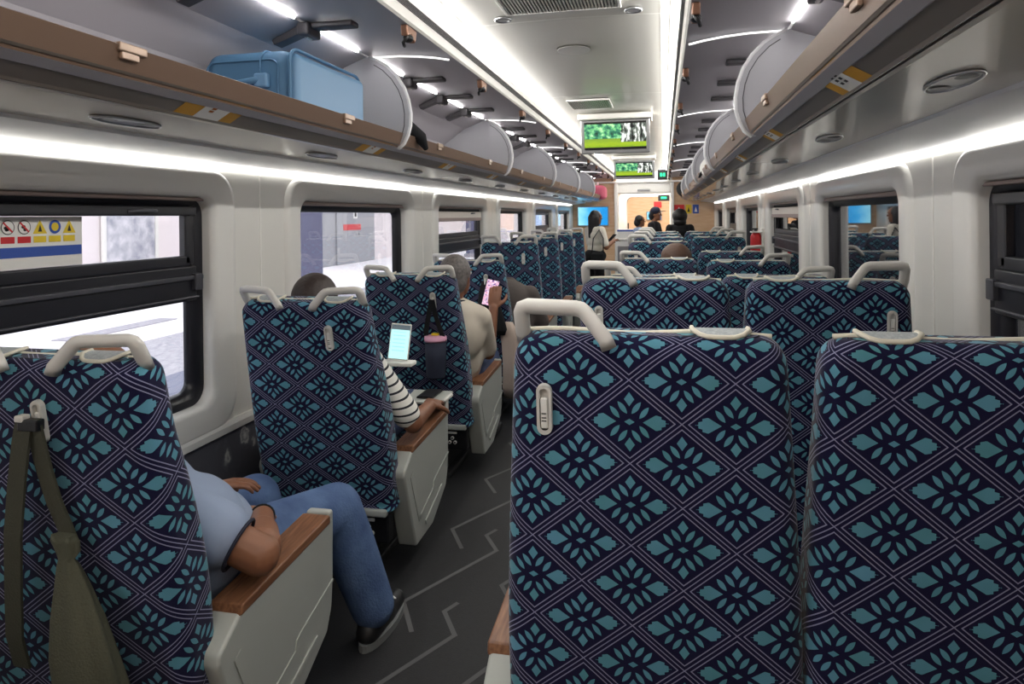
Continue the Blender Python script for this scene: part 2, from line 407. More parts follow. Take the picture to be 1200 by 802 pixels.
# ------------------------------------------------------------------ side walls with windows
WY = [(.97 + 2.11 * (k), 2.39 + 2.11 * k) for k in range(-1, 6)]      # openings between WY[k]
WZ0, WZ1 = .70, 1.51
for side, nm in ((-1, 'left'), (1, 'right')):
    w = MB()
    xi, xo = side * HW, side * (HW + .10)
    def bx(y0, y1, z0, z1, mi=0): w.box(xi, xo, y0, y1, z0, z1, mi)
    bx(Y0, Y1, WZ1 + .05, ZL + .6); bx(Y0, Y1, .57, WZ0 - .05)
    e = Y0
    for a, b in WY:
        if b < Y0: continue
        if a - .05 > e: bx(e, a - .05, WZ0 - .05, WZ1 + .05)
        e = b + .05
    bx(e, Y1, WZ0 - .05, WZ1 + .05)
    bx(Y0, Y1, 0, .57, 1)
    for a, b in WY[:-1]:                      # panel joints on the pillars
        y = b + .345
        w.box(xi, xi - side * .003, y - .004, y + .004, .57, ZL, 2)
    wall = struct(w.obj('wall_' + nm, ['white', 'floral', 'seam']))
    # ledge under the white panelling
    t = MB(); t.prism([(side * 1.35, .55), (side * 1.35, .60), (side * 1.335, .60), (side * 1.325, .585), (side * 1.325, .56)], 'y', Y0, Y1)
    struct(t.obj('trim_1' if side < 0 else 'trim_2', 'surround', wall))
    wi = 0
    for k, (a, b) in enumerate(WY):
        if b < 0 or k == 0: continue
        wi += 1
        cy, cz, hy, hz = (a + b) / 2, (WZ0 + WZ1) / 2, (b - a) / 2, (WZ1 - WZ0) / 2
        oy0, oy1, oz0, oz1 = a - .15, b + .15, .585, 1.618
        rings = [((oy0 + oy1) / 2, (oz0 + oz1) / 2, (oy1 - oy0) / 2, (oz1 - oz0) / 2, .13, 1.351),
                 ((oy0 + oy1) / 2, (oz0 + oz1) / 2, (oy1 - oy0) / 2 - .012, (oz1 - oz0) / 2 - .006, .125, 1.335),
                 ((oy0 + oy1) / 2, (oz0 + oz1) / 2, (oy1 - oy0) / 2 - .035, (oz1 - oz0) / 2 - .02, .115, 1.328),
                 (cy, cz, hy + .03, hz + .018, .085, 1.332), (cy, cz, hy + .008, hz + .004, .075, 1.345),
                 (cy, cz, hy, hz, .07, 1.36), (cy, cz, hy - .004, hz - .004, .07, 1.40)]
        s = MB(); V, Fc = [], []
        for (yy, zz, h1, h2, r, xx) in rings: V += [(side * xx, p[0], p[1]) for p in rrect(yy, zz, h1, h2, r)]
        n = len(V) // len(rings)
        for i in range(len(rings) - 1):
            for j in range(n):
                q = (i * n + j, i * n + (j + 1) % n, (i + 1) * n + (j + 1) % n, (i + 1) * n + j)
                Fc.append(q if side < 0 else q[::-1])
        s.add(V, Fc, 0, smooth=True)
        root = struct(s.obj('window_%d' % (wi if side < 0 else wi + 6), 'surround'))
        # black rubber frame
        g = MB(); V, Fc = [], []
        hop = (wi % 2 == 1)
        rg = [(hy + .01, hz + .01, .075, 1.385), (hy - .018, hz - .018, .06, 1.385), (hy - .03, hz - .03, .055, 1.395), (hy - .055, hz - .05, .045, 1.40), (hy - .06, hz - .055, .04, 1.43)]
        for (h1, h2, r, xx) in rg: V += [(side * xx, p[0], p[1]) for p in rrect(cy, cz, h1, h2, r)]
        for i in range(len(rg) - 1):
            for j in range(n):
                q = (i * n + j, i * n + (j + 1) % n, (i + 1) * n + (j + 1) % n, (i + 1) * n + j)
                Fc.append(q if side < 0 else q[::-1])
        g.add(V, Fc, 0, smooth=True); g.obj('window_seal', 'gasket', root)
        pn = MB(); pn.box(side * 1.418, side * 1.422, a + .03, b - .03, WZ0 + .03, WZ1 - .03); pn.obj('window_pane', 'glass' if side < 0 else 'glassdark', root)
        if hop:
            hb = MB()
            x0, x1 = side * 1.372, side * 1.415
            hb.rbox(x0, x1, a + .05, b - .05, 1.438, 1.475, .006)               # head of the hopper
            hb.rbox(side * 1.385, x1, a + .03, b - .07, 1.243, 1.285, .006)     # hopper bottom rail
            hb.rbox(side * 1.378, x1, a + .03, b - .045, 1.110, 1.245, .006)
            for yy in (a + .05, b - .10): hb.rbox(side * 1.385, x1, yy, yy + .05, 1.25, 1.46, .006)
            hp = hb.obj('hopper_frame', 'gasket', root)
            h2 = MB(); h2.rbox(side * 1.366, side * 1.385, a + .03, b - .02, 1.192, 1.208, .003)
            h2.rbox(side * 1.370, side * 1.385, a + .03, b - .04, 1.120, 1.128, .003)
            h2.rbox(side * 1.36, side * 1.39, b - .075, b - .03, 1.15, 1.215, .005)
            h2.rbox(side * 1.36, side * 1.39, a + .03, a + .075, 1.15, 1.215, .005)
            h2.tube([(side * 1.372, b - .40, 1.452), (side * 1.355, b - .37, 1.456), (side * 1.355, b - .30, 1.456), (side * 1.37, b - .27, 1.456)], .006)
            h2.obj('hopper_rail', 'rail', hp)
        bl = MB(); bl.rbox(side * 1.356, side * 1.40, a + .012, b - .012, 1.495 if hop else 1.488, 1.508, .004)
        bo = bl.obj('roller_blind', 'blind', root)
        if (side, wi) in ((-1, 3), (1, 3)):
            c = MB(); c.rbox(side * 1.366, side * 1.370, a + .03, b - .03, 1.415, 1.47, .001); c.obj('blind_cloth', 'blindcream', bo)
            c = MB(); c.rbox(side * 1.36, side * 1.376, a + .03, b - .03, 1.385, 1.415, .004); c.obj('blind_bar', 'blind', bo)

# warning sticker on the hopper pane of the nearest left window
sx = -1.4165
stk = thing('warning_sticker', 'white safety sticker with warning pictograms and a blue band on the near left window', 'sticker', (0, 0, 0))
s = MB(); s.box(sx, sx - .001, 1.02, 1.845, 1.285, 1.437)
s.obj('sticker_sheet', 'plate', stk)
s = MB(); s.box(sx + .001, sx + .0004, 1.02, 1.842, 1.318, 1.348); s.obj('blue_band', 'signblue', stk)
for k in range(7):
    y = 1.80 - .0515 * k - .004
    s = MB(); s.box(sx + .001, sx + .0004, y - .021, y + .021, 1.360, 1.379); s.obj('caption_block', 'signyellow' if k < 3 else 'red', stk)
    g = MB(); z = 1.406; xx = sx + .0012
    def disc(r, mi, xo=0, n=24): g.add([(xx + xo, y + r * math.cos(2 * PI * q / n), z + r * math.sin(2 * PI * q / n)) for q in range(n)], [tuple(range(n))], mi)
    if k in (0, 2):
        g.add([(xx, y - .024, z - .020), (xx, y + .024, z - .020), (xx, y, z + .022)], [(0, 1, 2)], 1)
        g.add([(xx + .0004, y - .007, z - .014), (xx + .0004, y + .007, z - .014), (xx + .0004, y, z + .008)], [(0, 1, 2)], 0)
    elif k == 1: disc(.021, 3); disc(.013, 1, .0004)
    else:
        disc(.021, 0); disc(.0185, 2, .0003)
        rr_ = random.Random(k)
        for q in range(3):
            dy, dz = rr_.uniform(-.008, .008), rr_.uniform(-.008, .008)
            g.add([(xx + .0006, y + dy + .006 * math.cos(2 * PI * j / 8), z + dz + .005 * math.sin(2 * PI * j / 8)) for j in range(8)], [tuple(range(8))], 0)
        c_, d_ = .014, .0018
        g.add([(xx + .0009, y - c_ - d_, z + c_ - d_), (xx + .0009, y - c_ + d_, z + c_ + d_), (xx + .0009, y + c_ + d_, z - c_ + d_), (xx + .0009, y + c_ - d_, z - c_ - d_)], [(0, 1, 2, 3)], 4)
    g.obj('pictogram', ['ink', 'signyellow', 'plate', 'signblue', 'red'], stk)
s = MB()
for k in range(16): s.box(sx + .001, sx + .0004, 1.30 + k * .016, 1.311 + k * .016, 1.298, 1.303)
s.obj('small_print', 'ink', stk)

# light strips along the wall tops
for side, nm in ((-1, 3), (1, 4)):
    t = MB(); t.box(side * 1.335, side * 1.349, Y0 + .1, Y1 - .3, ZL, ZL + .007)
    tr = struct(t.obj('trim_%d' % nm, 'led'))

# ------------------------------------------------------------------ luggage racks
DIV = [.77 + 2.11 * k for k in range(6)]
RACKN = {-1: 'bronze-lipped overhead luggage rack above the left windows, blue suitcase in it',
         1: 'bronze-lipped overhead luggage rack above the right windows'}
for side in (-1, 1):
    S = lambda pr: [(side * h, z) for h, z in pr]
    rk = thing('luggage_rack', RACKN[side], 'luggage rack')
    m = MB(); m.strip(S([(.726, 1.790), (.7235, 1.797), (.729, 1.800), (.735, 1.796), (.742, 1.76), (.752, 1.735)]), Y0, Y1, 0)
    m.strip(S([(.726, 1.790), (.741, 1.747)]), Y0, Y1, 0); m.obj('rack_lip', 'lip', rk)
    m = MB(); m.strip(S([(.741, 1.747), (.746, 1.742), (.750, 1.742), (.82, 1.700), (.826, 1.694)]), Y0, Y1)
    m.strip(S([(.826, 1.694), (.84, 1.700), (.84, 1.696)]), Y0, Y1); m.obj('rack_edge', 'lipdark', rk)
    m = MB(); m.strip(S([(.84, 1.696), (.85, 1.693), (1.10, 1.677)]), Y0, Y1); m.obj('rack_underside', 'under', rk)
    m = MB(); m.strip(S([(1.10, 1.677), (1.105, 1.668), (1.338, 1.640), (1.35, 1.640)]), Y0, Y1); m.obj('cove_panel', 'cove', rk)
    m = MB(); m.strip(S([(.752, 1.735), (.78, 1.722), (1.27, 1.722), (1.30, 1.76), (1.30, 1.86), (1.285, 1.87), (1.285, 1.885), (1.22, 1.98), (1.06, 2.09), (.90, 2.149)]), Y0, Y1, smooth=False)
    m.obj('rack_shelf', 'rackin', rk)
    m = MB(); m.strip(S([(.89, 2.152), (.80, 2.158), (.70, 2.152), (.60, 2.142), (.50, 2.127)]), Y0, Y1, smooth=True); m.obj('rack_roof', 'rackin', rk)
    m = MB(); m.strip(S([(.89, 2.17), (.90, 2.149)]), Y0, Y1); m.obj('roof_joint', 'bracket', rk)
    # divider panels, arcs, brackets, strip lights
    for k, yd in enumerate(DIV):
        front = [(.885, 2.145), (.845, 2.128), (.80, 2.10), (.755, 2.055), (.72, 2.0), (.70, 1.945), (.690, 1.885), (.692, 1.83), (.703, 1.79), (.722, 1.752), (.75, 1.728)]
        back = [(1.26, 1.728), (1.28, 1.87), (1.21, 1.98), (1.06, 2.085), (.90, 2.145)]
        d = MB(); d.prism(S(front + back), 'y', yd - .006, yd + .006, 0); dv = d.obj('divider', 'divider', rk)
        e = MB(); e.tube([(side * h, yd, z) for h, z in front], .0085, n=8); e.obj('divider_edge', 'divedge', dv)
        g = MB(); g.tube([(side * (h * .93 + .075), yd - .007, z * .93 + .13) for h, z in front[1:]], .002, n=6); g.obj('divider_groove', 'bracket', dv)
        arc = [(.885, 2.143), (.82, 2.143), (.74, 2.142), (.65, 2.135), (.57, 2.124), (.51, 2.112)]
        a = MB(); a.tube([(side * h, yd, z) for h, z in arc], .0045, n=8); a.obj('arc_light', 'arcled', rk)
    yb = DIV[0] - .53 - 2.11
    while yb < Y1 - .4:
        near = min(abs(yb - d) for d in DIV)
        if near > .1:
            b = MB()
            b.rbox(side * .70, side * .89, yb - .03, yb + .03, 2.128, 2.15, .008)
            b.rbox(side * .865, side * .915, yb - .05, yb + .05, 2.10, 2.15, .01)
            b.prism(S([(.89, 2.12), (1.02, 2.075), (1.03, 2.095), (.90, 2.15)]), 'y', yb - .028, yb + .028, bev=.004)
            bo = b.obj('bracket', 'bracket', rk)
            c = MB(); c.rbox(side * .885, side * .90, yb - .02, yb + .02, 2.095, 2.13, .004); c.obj('bracket_cap', 'plate', bo)
        q = MB(); lo, hi = yb + .06, yb + .42
        for d in DIV:
            if lo < d < hi: hi = d + .02
        q.box(side * .886, side * .892, lo, hi, 2.143, 2.149); q.obj('strip_light', 'rackled', rk)
        yb += .5275
    yl = .30
    while yl < Y1 - .5:
        l = MB()
        l.prism([(yl - .055, 2.128), (yl - .045, 2.085), (yl - .005, 2.10), (yl + .035, 2.075), (yl + .055, 2.125)], 'x', side * .502, side * .53, bev=.006)
        l.tube([(side * .500, yl - .05, 2.135), (side * .492, yl - .03, 2.17), (side * .488, yl - .055, 2.19)], .006, n=6)
        lo_ = l.obj('latch', 'copper', rk)
        c = MB(); c.ell((side * .515, yl - .01, 2.085), (.02, .02, .016)); c.tube([(side * .51, yl - .03, 2.09), (side * .525, yl - .035, 2.065), (side * .53, yl - .01, 2.058)], .007, n=6); c.obj('latch_knob', 'black', lo_)
        yl += 1.055
    # clips cut into the lip, number plates, reading lights
    for k in range(12):
        yc = 1.28 + 1.055 * k
        c = MB(); c.rbox(side * .718, side * .75, yc - .04, yc + .04, 1.783, 1.803, .004); c.rbox(side * .722, side * .733, yc - .03, yc + .02, 1.768, 1.79, .003)
        c.obj('lip_clip', 'clip', rk)
        yp = 1.66 + 1.055 * k
        q = (.7475, 1.7425), (.823, 1.699)
        n = Vector((q[1][1] - q[0][1], q[0][0] - q[1][0])).normalized() * -1
        def pl(y0, y1, t0, t1, off):
            P0 = lambda t: (q[0][0] + (q[1][0] - q[0][0]) * t + n.x * -off * -1, q[0][1] + (q[1][1] - q[0][1]) * t - abs(n.y) * off)
            A, B = P0(t0), P0(t1)
            return [(side * A[0], y0, A[1]), (side * A[0], y1, A[1]), (side * B[0], y1, B[1]), (side * B[0], y0, B[1])]
        L = .135
        p = MB(); V0 = pl(yp - L, yp + L * .75, 0, 1, .002); p.quad(V0); po = p.obj('number_plate', 'yellow', rk)
        p = MB(); p.quad(pl(yp - .06, yp + .045, .04, .96, .003)); p.obj('plate_face', 'plate', po)
        p = MB()
        for j in range(2 if side > 0 else 1):
            for t in ((.30, .45, .60) if side > 0 else (.38, .52)): p.quad(pl(yp - .03 + j * .03, yp - .012 + j * .03, t, t + .09, .004))
        p.obj('plate_marks', 'inkorange' if side < 0 else 'ink', po)
        yr = 1.545 + 1.055 * k
        zf = lambda h: 1.693 + (h - .85) / .25 * (1.677 - 1.693)
        rl = MB(); oval = []
        for j in range(28):
            aa = 2 * PI * j / 28
            hh, yy = .975 + .034 * math.sin(aa), yr + .115 * math.cos(aa)
            oval.append((side * hh, yy, zf(hh) - .004))
        rl.add(oval, [tuple(range(28))]); rl.tube(oval, .004, closed=True, n=6)
        ro = rl.obj('reading_light', 'steel', rk)
        for j in (-1, 1):
            c = MB(); c.add([(side * (.975 + .020 * math.sin(2 * PI * i / 14)), yr + j * .065 + .026 * math.cos(2 * PI * i / 14), zf(.975) - .006) for i in range(14)], [tuple(range(14))]); c.obj('lamp_lens', 'black' if j < 0 else 'rail', ro)
    # cornice that carries the ceiling light
    m = MB(); m.strip(S([(.50, 2.127), (.492, 2.135), (.486, 2.165)]), Y0, Y1); m.strip(S([(.478, 2.195), (.470, 2.225)]), Y0, Y1); m.strip(S([(.458, 2.255), (.452, 2.263)]), Y0, Y1)
    m.strip(S([(.486, 2.165), (.484, 2.172), (.480, 2.188), (.478, 2.195)]), Y0, Y1)
    cor = m.obj('cornice', 'cornice', rk)
    gk = MB()
    for j in range(5):
        z = 2.168 + j * .0055; gk.box(side * (.4855 - (z - 2.165) * .27), side * (.4805 - (z - 2.165) * .27), Y0, Y1, z, z + .0022)
    gk.obj('cornice_grooves', 'bracket', cor)
    m = MB(); m.strip(S([(.470, 2.225), (.458, 2.255)]), Y0, Y1); m.obj('light_diffuser', 'cornled', cor)

# ------------------------------------------------------------------ ceiling
ZC = 2.263
c = MB()
c.strip([(-.452, ZC), (-.30, ZC + .006), (0, ZC + .012), (.30, ZC + .006), (.452, ZC)], Y0, 19)
ceil = struct(c.obj('ceiling', 'ceil'))
c = MB()
for y in [2.93 + 1.9 * k for k in range(-2, 6)]: c.strip([(-.452, ZC - .003), (-.3, ZC + .003), (0, ZC + .008), (.3, ZC + .003), (.452, ZC - .003)], y - .008, y + .008)
for s_ in (-1, 1):
    c.strip([(s_ * .452, ZC - .004), (s_ * .440, ZC - .003)], Y0, Y1); c.strip([(s_ * .405, ZC - .001), (s_ * .401, ZC - .001)], Y0, Y1)
struct(c.obj('ceiling_seams', 'seam', ceil))
roof = MB(); roof.box(-1.45, 1.45, Y0, 19, 2.36, 2.44); roof.box(-1.45, -1.40, Y0, Y1, 2.2, 2.4); roof.box(1.40, 1.45, Y0, Y1, 2.2, 2.4)
struct(roof.obj('ceiling_outer', 'cove', ceil))
def grille(x0, x1, y0, y1, n, label, frame=True):
    g = thing('ceiling_grille', label, 'air vent', (0, 0, 0), group=None)
    z = ZC + .004
    b = MB(); b.box(x0, x1, y0, y1, z - .002, z); b.obj('vent_back', 'black', g)
    s = MB()
    for k in range(n):
        x = x0 + (x1 - x0) * (k + .5) / n; s.box(x - (x1 - x0) / n * .27, x + (x1 - x0) / n * .27, y0, y1, z - .012, z - .002)
    s.obj('vent_slats', 'ceil', g)
    f = MB(); w = .012
    f.rbox(x0 - w, x1 + w, y0 - w, y0, z - .014, z, .003); f.rbox(x0 - w, x1 + w, y1, y1 + w, z - .014, z, .003); f.rbox(x0 - w, x0, y0, y1, z - .014, z, .003); f.rbox(x1, x1 + w, y0, y1, z - .014, z, .003)
    f.obj('vent_frame', 'seam', g)
grille(-.215, .235, 2.0, 2.77, 34, 'slatted grey air vent in the ceiling at the top edge of the photo')
grille(-.27, .02, 4.98, 5.36, 20, 'small square return-air vent in the ceiling in front of the nearer screen')
for (x, y, r, lab) in ((-.035, 3.48, .085, 'flat round white speaker disc in the ceiling behind the long air vent'),):
    d = MB(); d.cyl((x, y, ZC + .01), (x, y, ZC - .004), r, r * .96, n=36); tag(d.obj('ceiling_speaker', 'seam'), lab, 'speaker')
for (x, y, lab) in ((-.26, 2.86, 'tiny ceiling lamp left of the long air vent corner'), (.29, 2.86, 'tiny ceiling lamp right of the long air vent corner')):
    t = thing('ceiling_spotlight', lab, 'lamp', (x, y, ZC)); d = MB(); d.tube([(.032 * math.cos(a * PI / 12), .032 * math.sin(a * PI / 12), 0) for a in range(24)], .006, closed=True, n=8); d.obj('bezel', 'steel', t)
    d = MB(); d.cyl((0, 0, .004), (0, 0, -.002), .028, n=24); d.obj('lens', 'divedge', t)

# ------------------------------------------------------------------ ceiling screens
def screen(y, zt, zb, x0, x1, label):
    t = thing('ceiling_screen', label, 'screen', ((x0 + x1) / 2, y, 2.26), group=None)
    w, h = (x1 - x0) / 2, zt - zb
    tl = math.radians(9)
    hd = MB(); hd.rbox(-w - .02, w + .02, -.03, .22, -.05, .0, .012)
    hd.rbox(-w * .8, w * .8, .05, .2, -.2, -.03, .02); hd.obj('screen_mount', 'cornice', t)
    z0 = zt - 2.26
    b = MB(); b.rbox(-w, w, 0, .05, -h, 0, .012); bo = b.obj('screen_case', 'tvframe', t, loc=(0, .02, z0), rot=(tl, 0, 0))
    p = MB(); a, lo, hi = w - .028, -h + .034, -.022
    p.quad([(-a, -.003, lo), (a, -.003, lo), (a, -.003, hi), (-a, -.003, hi)], 0, [(0, 0), (1, 0), (1, 1), (0, 1)]); p.obj('display', 'lake', t, loc=(0, .02, z0), rot=(tl, 0, 0))
screen(5.68, 2.215, 1.93, -.262, .302, 'nearer ceiling screen showing a green lake, with silver bezel')
screen(9.8, 2.19, 1.93, -.277, .290, 'farther ceiling screen showing a green lake, just below the nearer one')

# ------------------------------------------------------------------ end walls and vestibule
w = MB(); w.box(-1.45, 1.45, Y0 - .06, Y0, 0, 2.4); struct(w.obj('wall_back', 'endwood'))
w = MB(); w.box(-1.45, -.50, Y1, Y1 + .08, 0, 2.4, 0); w.box(.58, 1.45, Y1, Y1 + .08, 0, 2.4, 0); w.box(-.50, .58, Y1, Y1 + .08, 2.06, 2.4, 1)
struct(w.obj('wall_front', ['endwood', 'cornice']))
d = MB(); d.rbox(-.53, -.455, Y1 - .06, Y1 + .12, 0, 2.09, .015); d.rbox(.545, .61, Y1 - .06, Y1 + .12, 0, 2.09, .015)
d.rbox(-.95, .95, Y1 - .075, Y1 - .01, 2.05, 2.085, .008); d.rbox(-.47, .56, Y1 - .02, Y1 + .10, 1.84, 2.06, .03)
struct(d.obj('door_1', 'seam'))
d = MB(); d.rbox(-.08, .16, Y1 - .045, Y1 - .02, 1.885, 1.925, .008); d.obj('door_closer', 'steel', bpy.data.objects['door_1'])
w = MB(); w.box(-1.45, -1.35, Y1 + .08, 19, 0, 2.4); w.box(1.35, 1.45, Y1 + .08, 19, 0, 2.4); w.box(-1.45, 1.45, 19, 19.08, 0, 2.4)
struct(w.obj('wall_vestibule', 'endwood'))
# rounded gangway frame
g = MB(); y = 15.2
o_, i_ = rrect(.07, .80, .62, 1.12, .14), rrect(.08, .78, .46, 1.04, .12)
n = len(o_)
V = [(p[0], y, p[1]) for p in o_] + [(p[0], y, p[1]) for p in i_] + [(p[0], y + .4, p[1]) for p in i_]
g.add(V, [(j, (j + 1) % n, n + (j + 1) % n, n + j) for j in range(n)] + [(n + j, n + (j + 1) % n, 2 * n + (j + 1) % n, 2 * n + j) for j in range(n)], smooth=False)
g.box(-1.4, -.55, y, y + .06, 0, 2.3, 1); g.box(.69, 1.4, y, y + .06, 0, 2.3, 1); g.box(-.6, .75, y, y + .06, 1.9, 2.3, 1)
struct(g.obj('door_2', ['seam', 'cornice']))
g = MB(); g.rbox(-.36, -.33, 15.15, 15.18, .75, 1.25, .008); g.obj('door_handle', 'black', bpy.data.objects['door_2'])
g = MB(); g.box(-.5, .6, 14.0, 14.9, 2.20, 2.215); g.box(-.5, .6, 16.4, 18.2, 2.20, 2.215)
struct(g.obj('ceiling_light', 'vestled', ceil))
# beyond the gangway
def board(name, x0, x1, y, z0, z1, m, label, cat, th=.02, r=.006):
    b = MB(); b.rbox(x0, x1, y - th, y, z0, z1, r); return tag(b.obj(name, m), label, cat)
board('red_sign', .16, .36, 18.98, 1.62, 1.78, 'red', 'small red sign on the oak wall seen through the doorway', 'sign')
def wallscreen(x0, x1, y, z0, z1, label):
    t = thing('wall_screen', label, 'screen', ((x0 + x1) / 2, y, z0)); w_, h_ = (x1 - x0) / 2, z1 - z0
    b = MB(); b.rbox(-w_ - .02, w_ + .02, -.03, 0, -.02, h_ + .02, .008); b.obj('screen_case', 'steel', t)
    p = MB(); p.quad([(-w_, -.033, 0), (w_, -.033, 0), (w_, -.033, h_), (-w_, -.033, h_)], 0, [(0, 0), (1, 0), (1, 1), (0, 1)]); p.obj('display', 'bluescreen', t)
wallscreen(-.02, .34, 18.98, 1.30, 1.50, 'small blue wall screen seen through the end doorway')
wallscreen(-1.24, -.66, 13.58, 1.23, 1.585, 'wide blue screen on the oak end wall behind the standing woman')
gs = thing('green_sign', 'dark exit sign box with green symbol hung beside the farther ceiling screen', 'sign', (.40, 11.2, 2.0))
b = MB(); b.rbox(-.075, .075, 0, .04, -.02, .14, .006); b.obj('sign_box', 'black', gs)
b = MB(); b.rbox(-.04, -.006, -.004, .002, .03, .09, .003); b.rbox(.006, .04, -.004, .002, .03, .09, .003); b.rbox(-.03, .03, -.004, .002, .05, .06, .002); b.obj('sign_symbol', 'green', gs)
b = MB(); b.cyl((0, .02, .13), (0, .02, .25), .012); b.obj('sign_rod', 'cornice', gs)
g2 = thing('green_sign', 'pale green sign with dark panel over the far gangway door', 'sign', (.42, 15.18, 1.72))
b = MB(); b.rbox(-.12, .12, -.02, 0, 0, .13, .006); b.obj('sign_box', 'black', g2)
b = MB(); b.rbox(-.06, .06, -.026, -.02, .045, .09, .003); b.obj('sign_symbol', 'green', g2)
for i, (x0, x1, m, nm, lab) in enumerate(((.60, .80, 'red', 'red', 'red fire notice on the right end wall above the black-haired passenger'), (.83, .93, 'signyellow', 'yellow', 'yellow notice between the red and blue notices on the end wall'), (.96, 1.07, 'signblue', 'blue', 'blue notice at the right of the end wall notices'))):
    t = thing('notice_sign', lab, 'sign', ((x0 + x1) / 2, Y1 - .001, 1.44))
    w_ = (x1 - x0) / 2
    b = MB(); b.rbox(-w_, w_, -.012, 0, 0, .17, .003); b.obj('board', m, t)
    b = MB(); b.add([(-w_ * .5, -.014, .03), (w_ * .5, -.014, .03), (0, -.014, .13)], [(0, 1, 2)]); b.obj('symbol', 'ink' if i == 1 else 'plate', t)
# white counter with a box on it by the doorway
t = thing('service_counter', 'white cabinet standing left of the end doorway', 'cabinet', (-.30, 12.9, 0))
b = MB(); b.rbox(-.16, .16, -.2, .2, 0, .96, .015); b.obj('body', 'seam', t)
b = MB(); b.rbox(-.18, .18, -.22, .22, .96, .99, .008); b.obj('top', 'cornice', t)
b = MB(); b.rbox(-.12, .12, -.215, -.2, .12, .86, .01); b.obj('cabinet_door', 'steel', t)
t = thing('carton', 'white and blue carton standing on the white cabinet', 'box', (-.28, 12.85, .991))
b = MB(); b.rbox(-.15, .15, -.12, .12, 0, .17, .008); b.obj('box', 'plate', t)
b = MB(); b.rbox(-.151, .151, -.121, .121, .13, .165, .004); b.obj('band', 'signblue', t)
# fire extinguisher on the right wall pillar
t = thing('fire_extinguisher', 'red fire extinguisher in a white holder on the right wall pillar', 'fire extinguisher', (1.28, 7.02, 1.03))
b = MB(); b.tube([(0, 0, 0), (0, 0, .01), (0, 0, .17), (0, 0, .20), (0, 0, .215)], [.04, .052, .052, .036, .018], n=20); b.obj('cylinder', 'red', t)
b = MB(); b.cyl((0, 0, .215), (0, 0, .245), .014); b.rbox(-.04, .02, -.012, .012, .235, .25, .004); b.obj('valve', 'black', t)
b = MB(); b.rbox(.045, .068, -.06, .06, -.03, .25, .005); b.rbox(-.055, .06, -.065, .065, -.03, -.005, .006); b.rbox(-.05, .06, -.062, .062, .205, .22, .005); b.obj('holder', 'plate', t)

# ------------------------------------------------------------------ seats
def back_mesh(psc=1.0):
    SB, ST = -.12, .80
    rows = []
    ss = [SB + (ST - .05 - SB) * i / 22 for i in range(23)] + [ST - .05 + .05 * math.sin(math.radians(a)) for a in range(10, 91, 10)]
    N = 12
    V, Fc, U = [], [], []
    prof = []
    for s in ss:
        f = (s - SB) / (ST - SB)
        w = .276 - .030 * max(0, (f - .35) / .65) ** 1.3
        t = .105 + .045 * math.sin(min(1, f * 1.25) * PI) * .6
        ins = 0
        if s > ST - .05: ins = .05 - math.sqrt(max(0, .05 ** 2 - (s - (ST - .05)) ** 2))
        r = .038
        w2 = w - ins * .9; y0 = ins * .55; y1 = t - ins * .5; r2 = max(.006, min(r, (y1 - y0) / 2 - .002))
        pts = []
        # start at front centre, go to +x side, round the rear, back to the front
        def arc(cx, cy, a0, a1):
            for k in range(7):
                a = math.radians(a0 + (a1 - a0) * k / 6); pts.append((cx + r2 * math.cos(a), cy + r2 * math.sin(a)))
        pts.append((0, y1)); pts.append((w2 * .55, y1 - .0))
        arc(w2 - r2, y1 - r2, 90, 0); arc(w2 - r2, y0 + r2, 0, -90)
        for k in range(1, N): pts.append(((w2 - r2) * (1 - 2 * k / N), y0))
        arc(-w2 + r2, y0 + r2, 270, 180); arc(-w2 + r2, y1 - r2, 180, 90)
        pts.append((-w2 * .55, y1)); pts.append((0, y1))
        q = []
        for x, y in pts:
            if y < t / 2: y -= .012 * (1 - (x / w) ** 2) * math.sin(PI * min(1, max(0, f)))
            q.append((x, y))
        prof.append((s, q, ins))
    K = len(prof[0][1]); mid = 2 + 14 + (N // 2 - 1)
    for s, q, ins in prof:
        L = [0]
        for i in range(1, K): L.append(L[-1] + math.hypot(q[i][0] - q[i - 1][0], q[i][1] - q[i - 1][1]))
        rows.append([(-(l - L[mid]) / psc, (s + ins * .6) / psc) for l in L])
        V += [(x, y, s) for x, y in q]
    for i in range(len(prof) - 1):
        for j in range(K - 1):
            a, b, c, d = i * K + j, i * K + j + 1, (i + 1) * K + j + 1, (i + 1) * K + j
            Fc.append((a, d, c, b)); U.append([rows[i][j], rows[i + 1][j], rows[i + 1][j + 1], rows[i][j + 1]])
    top = len(prof) - 1
    Fc.append(tuple(top * K + j for j in range(K - 1))); U.append([(-q_[0], prof[top][0] + .03 + q_[1]) for q_ in prof[top][1][:-1]])
    Fc.append(tuple(j for j in range(K - 1))[::-1]); U.append([(0, 0)] * (K - 1))
    m = MB(); m.add(V, Fc, 0, U, True); return m.mesh('backrest', 'fabric')

def cushion_mesh():
    m = MB(); V, Fc, U = [], [], []
    m.rbox(-.235, .235, .03, .56, .29, .415, .045, seg=4)
    for i, f in enumerate(m.f): m.uv[i] = [(m.v[k][0], m.v[k][1] + m.v[k][2]) for k in f]
    return m.mesh('seat_cushion', 'fabric')

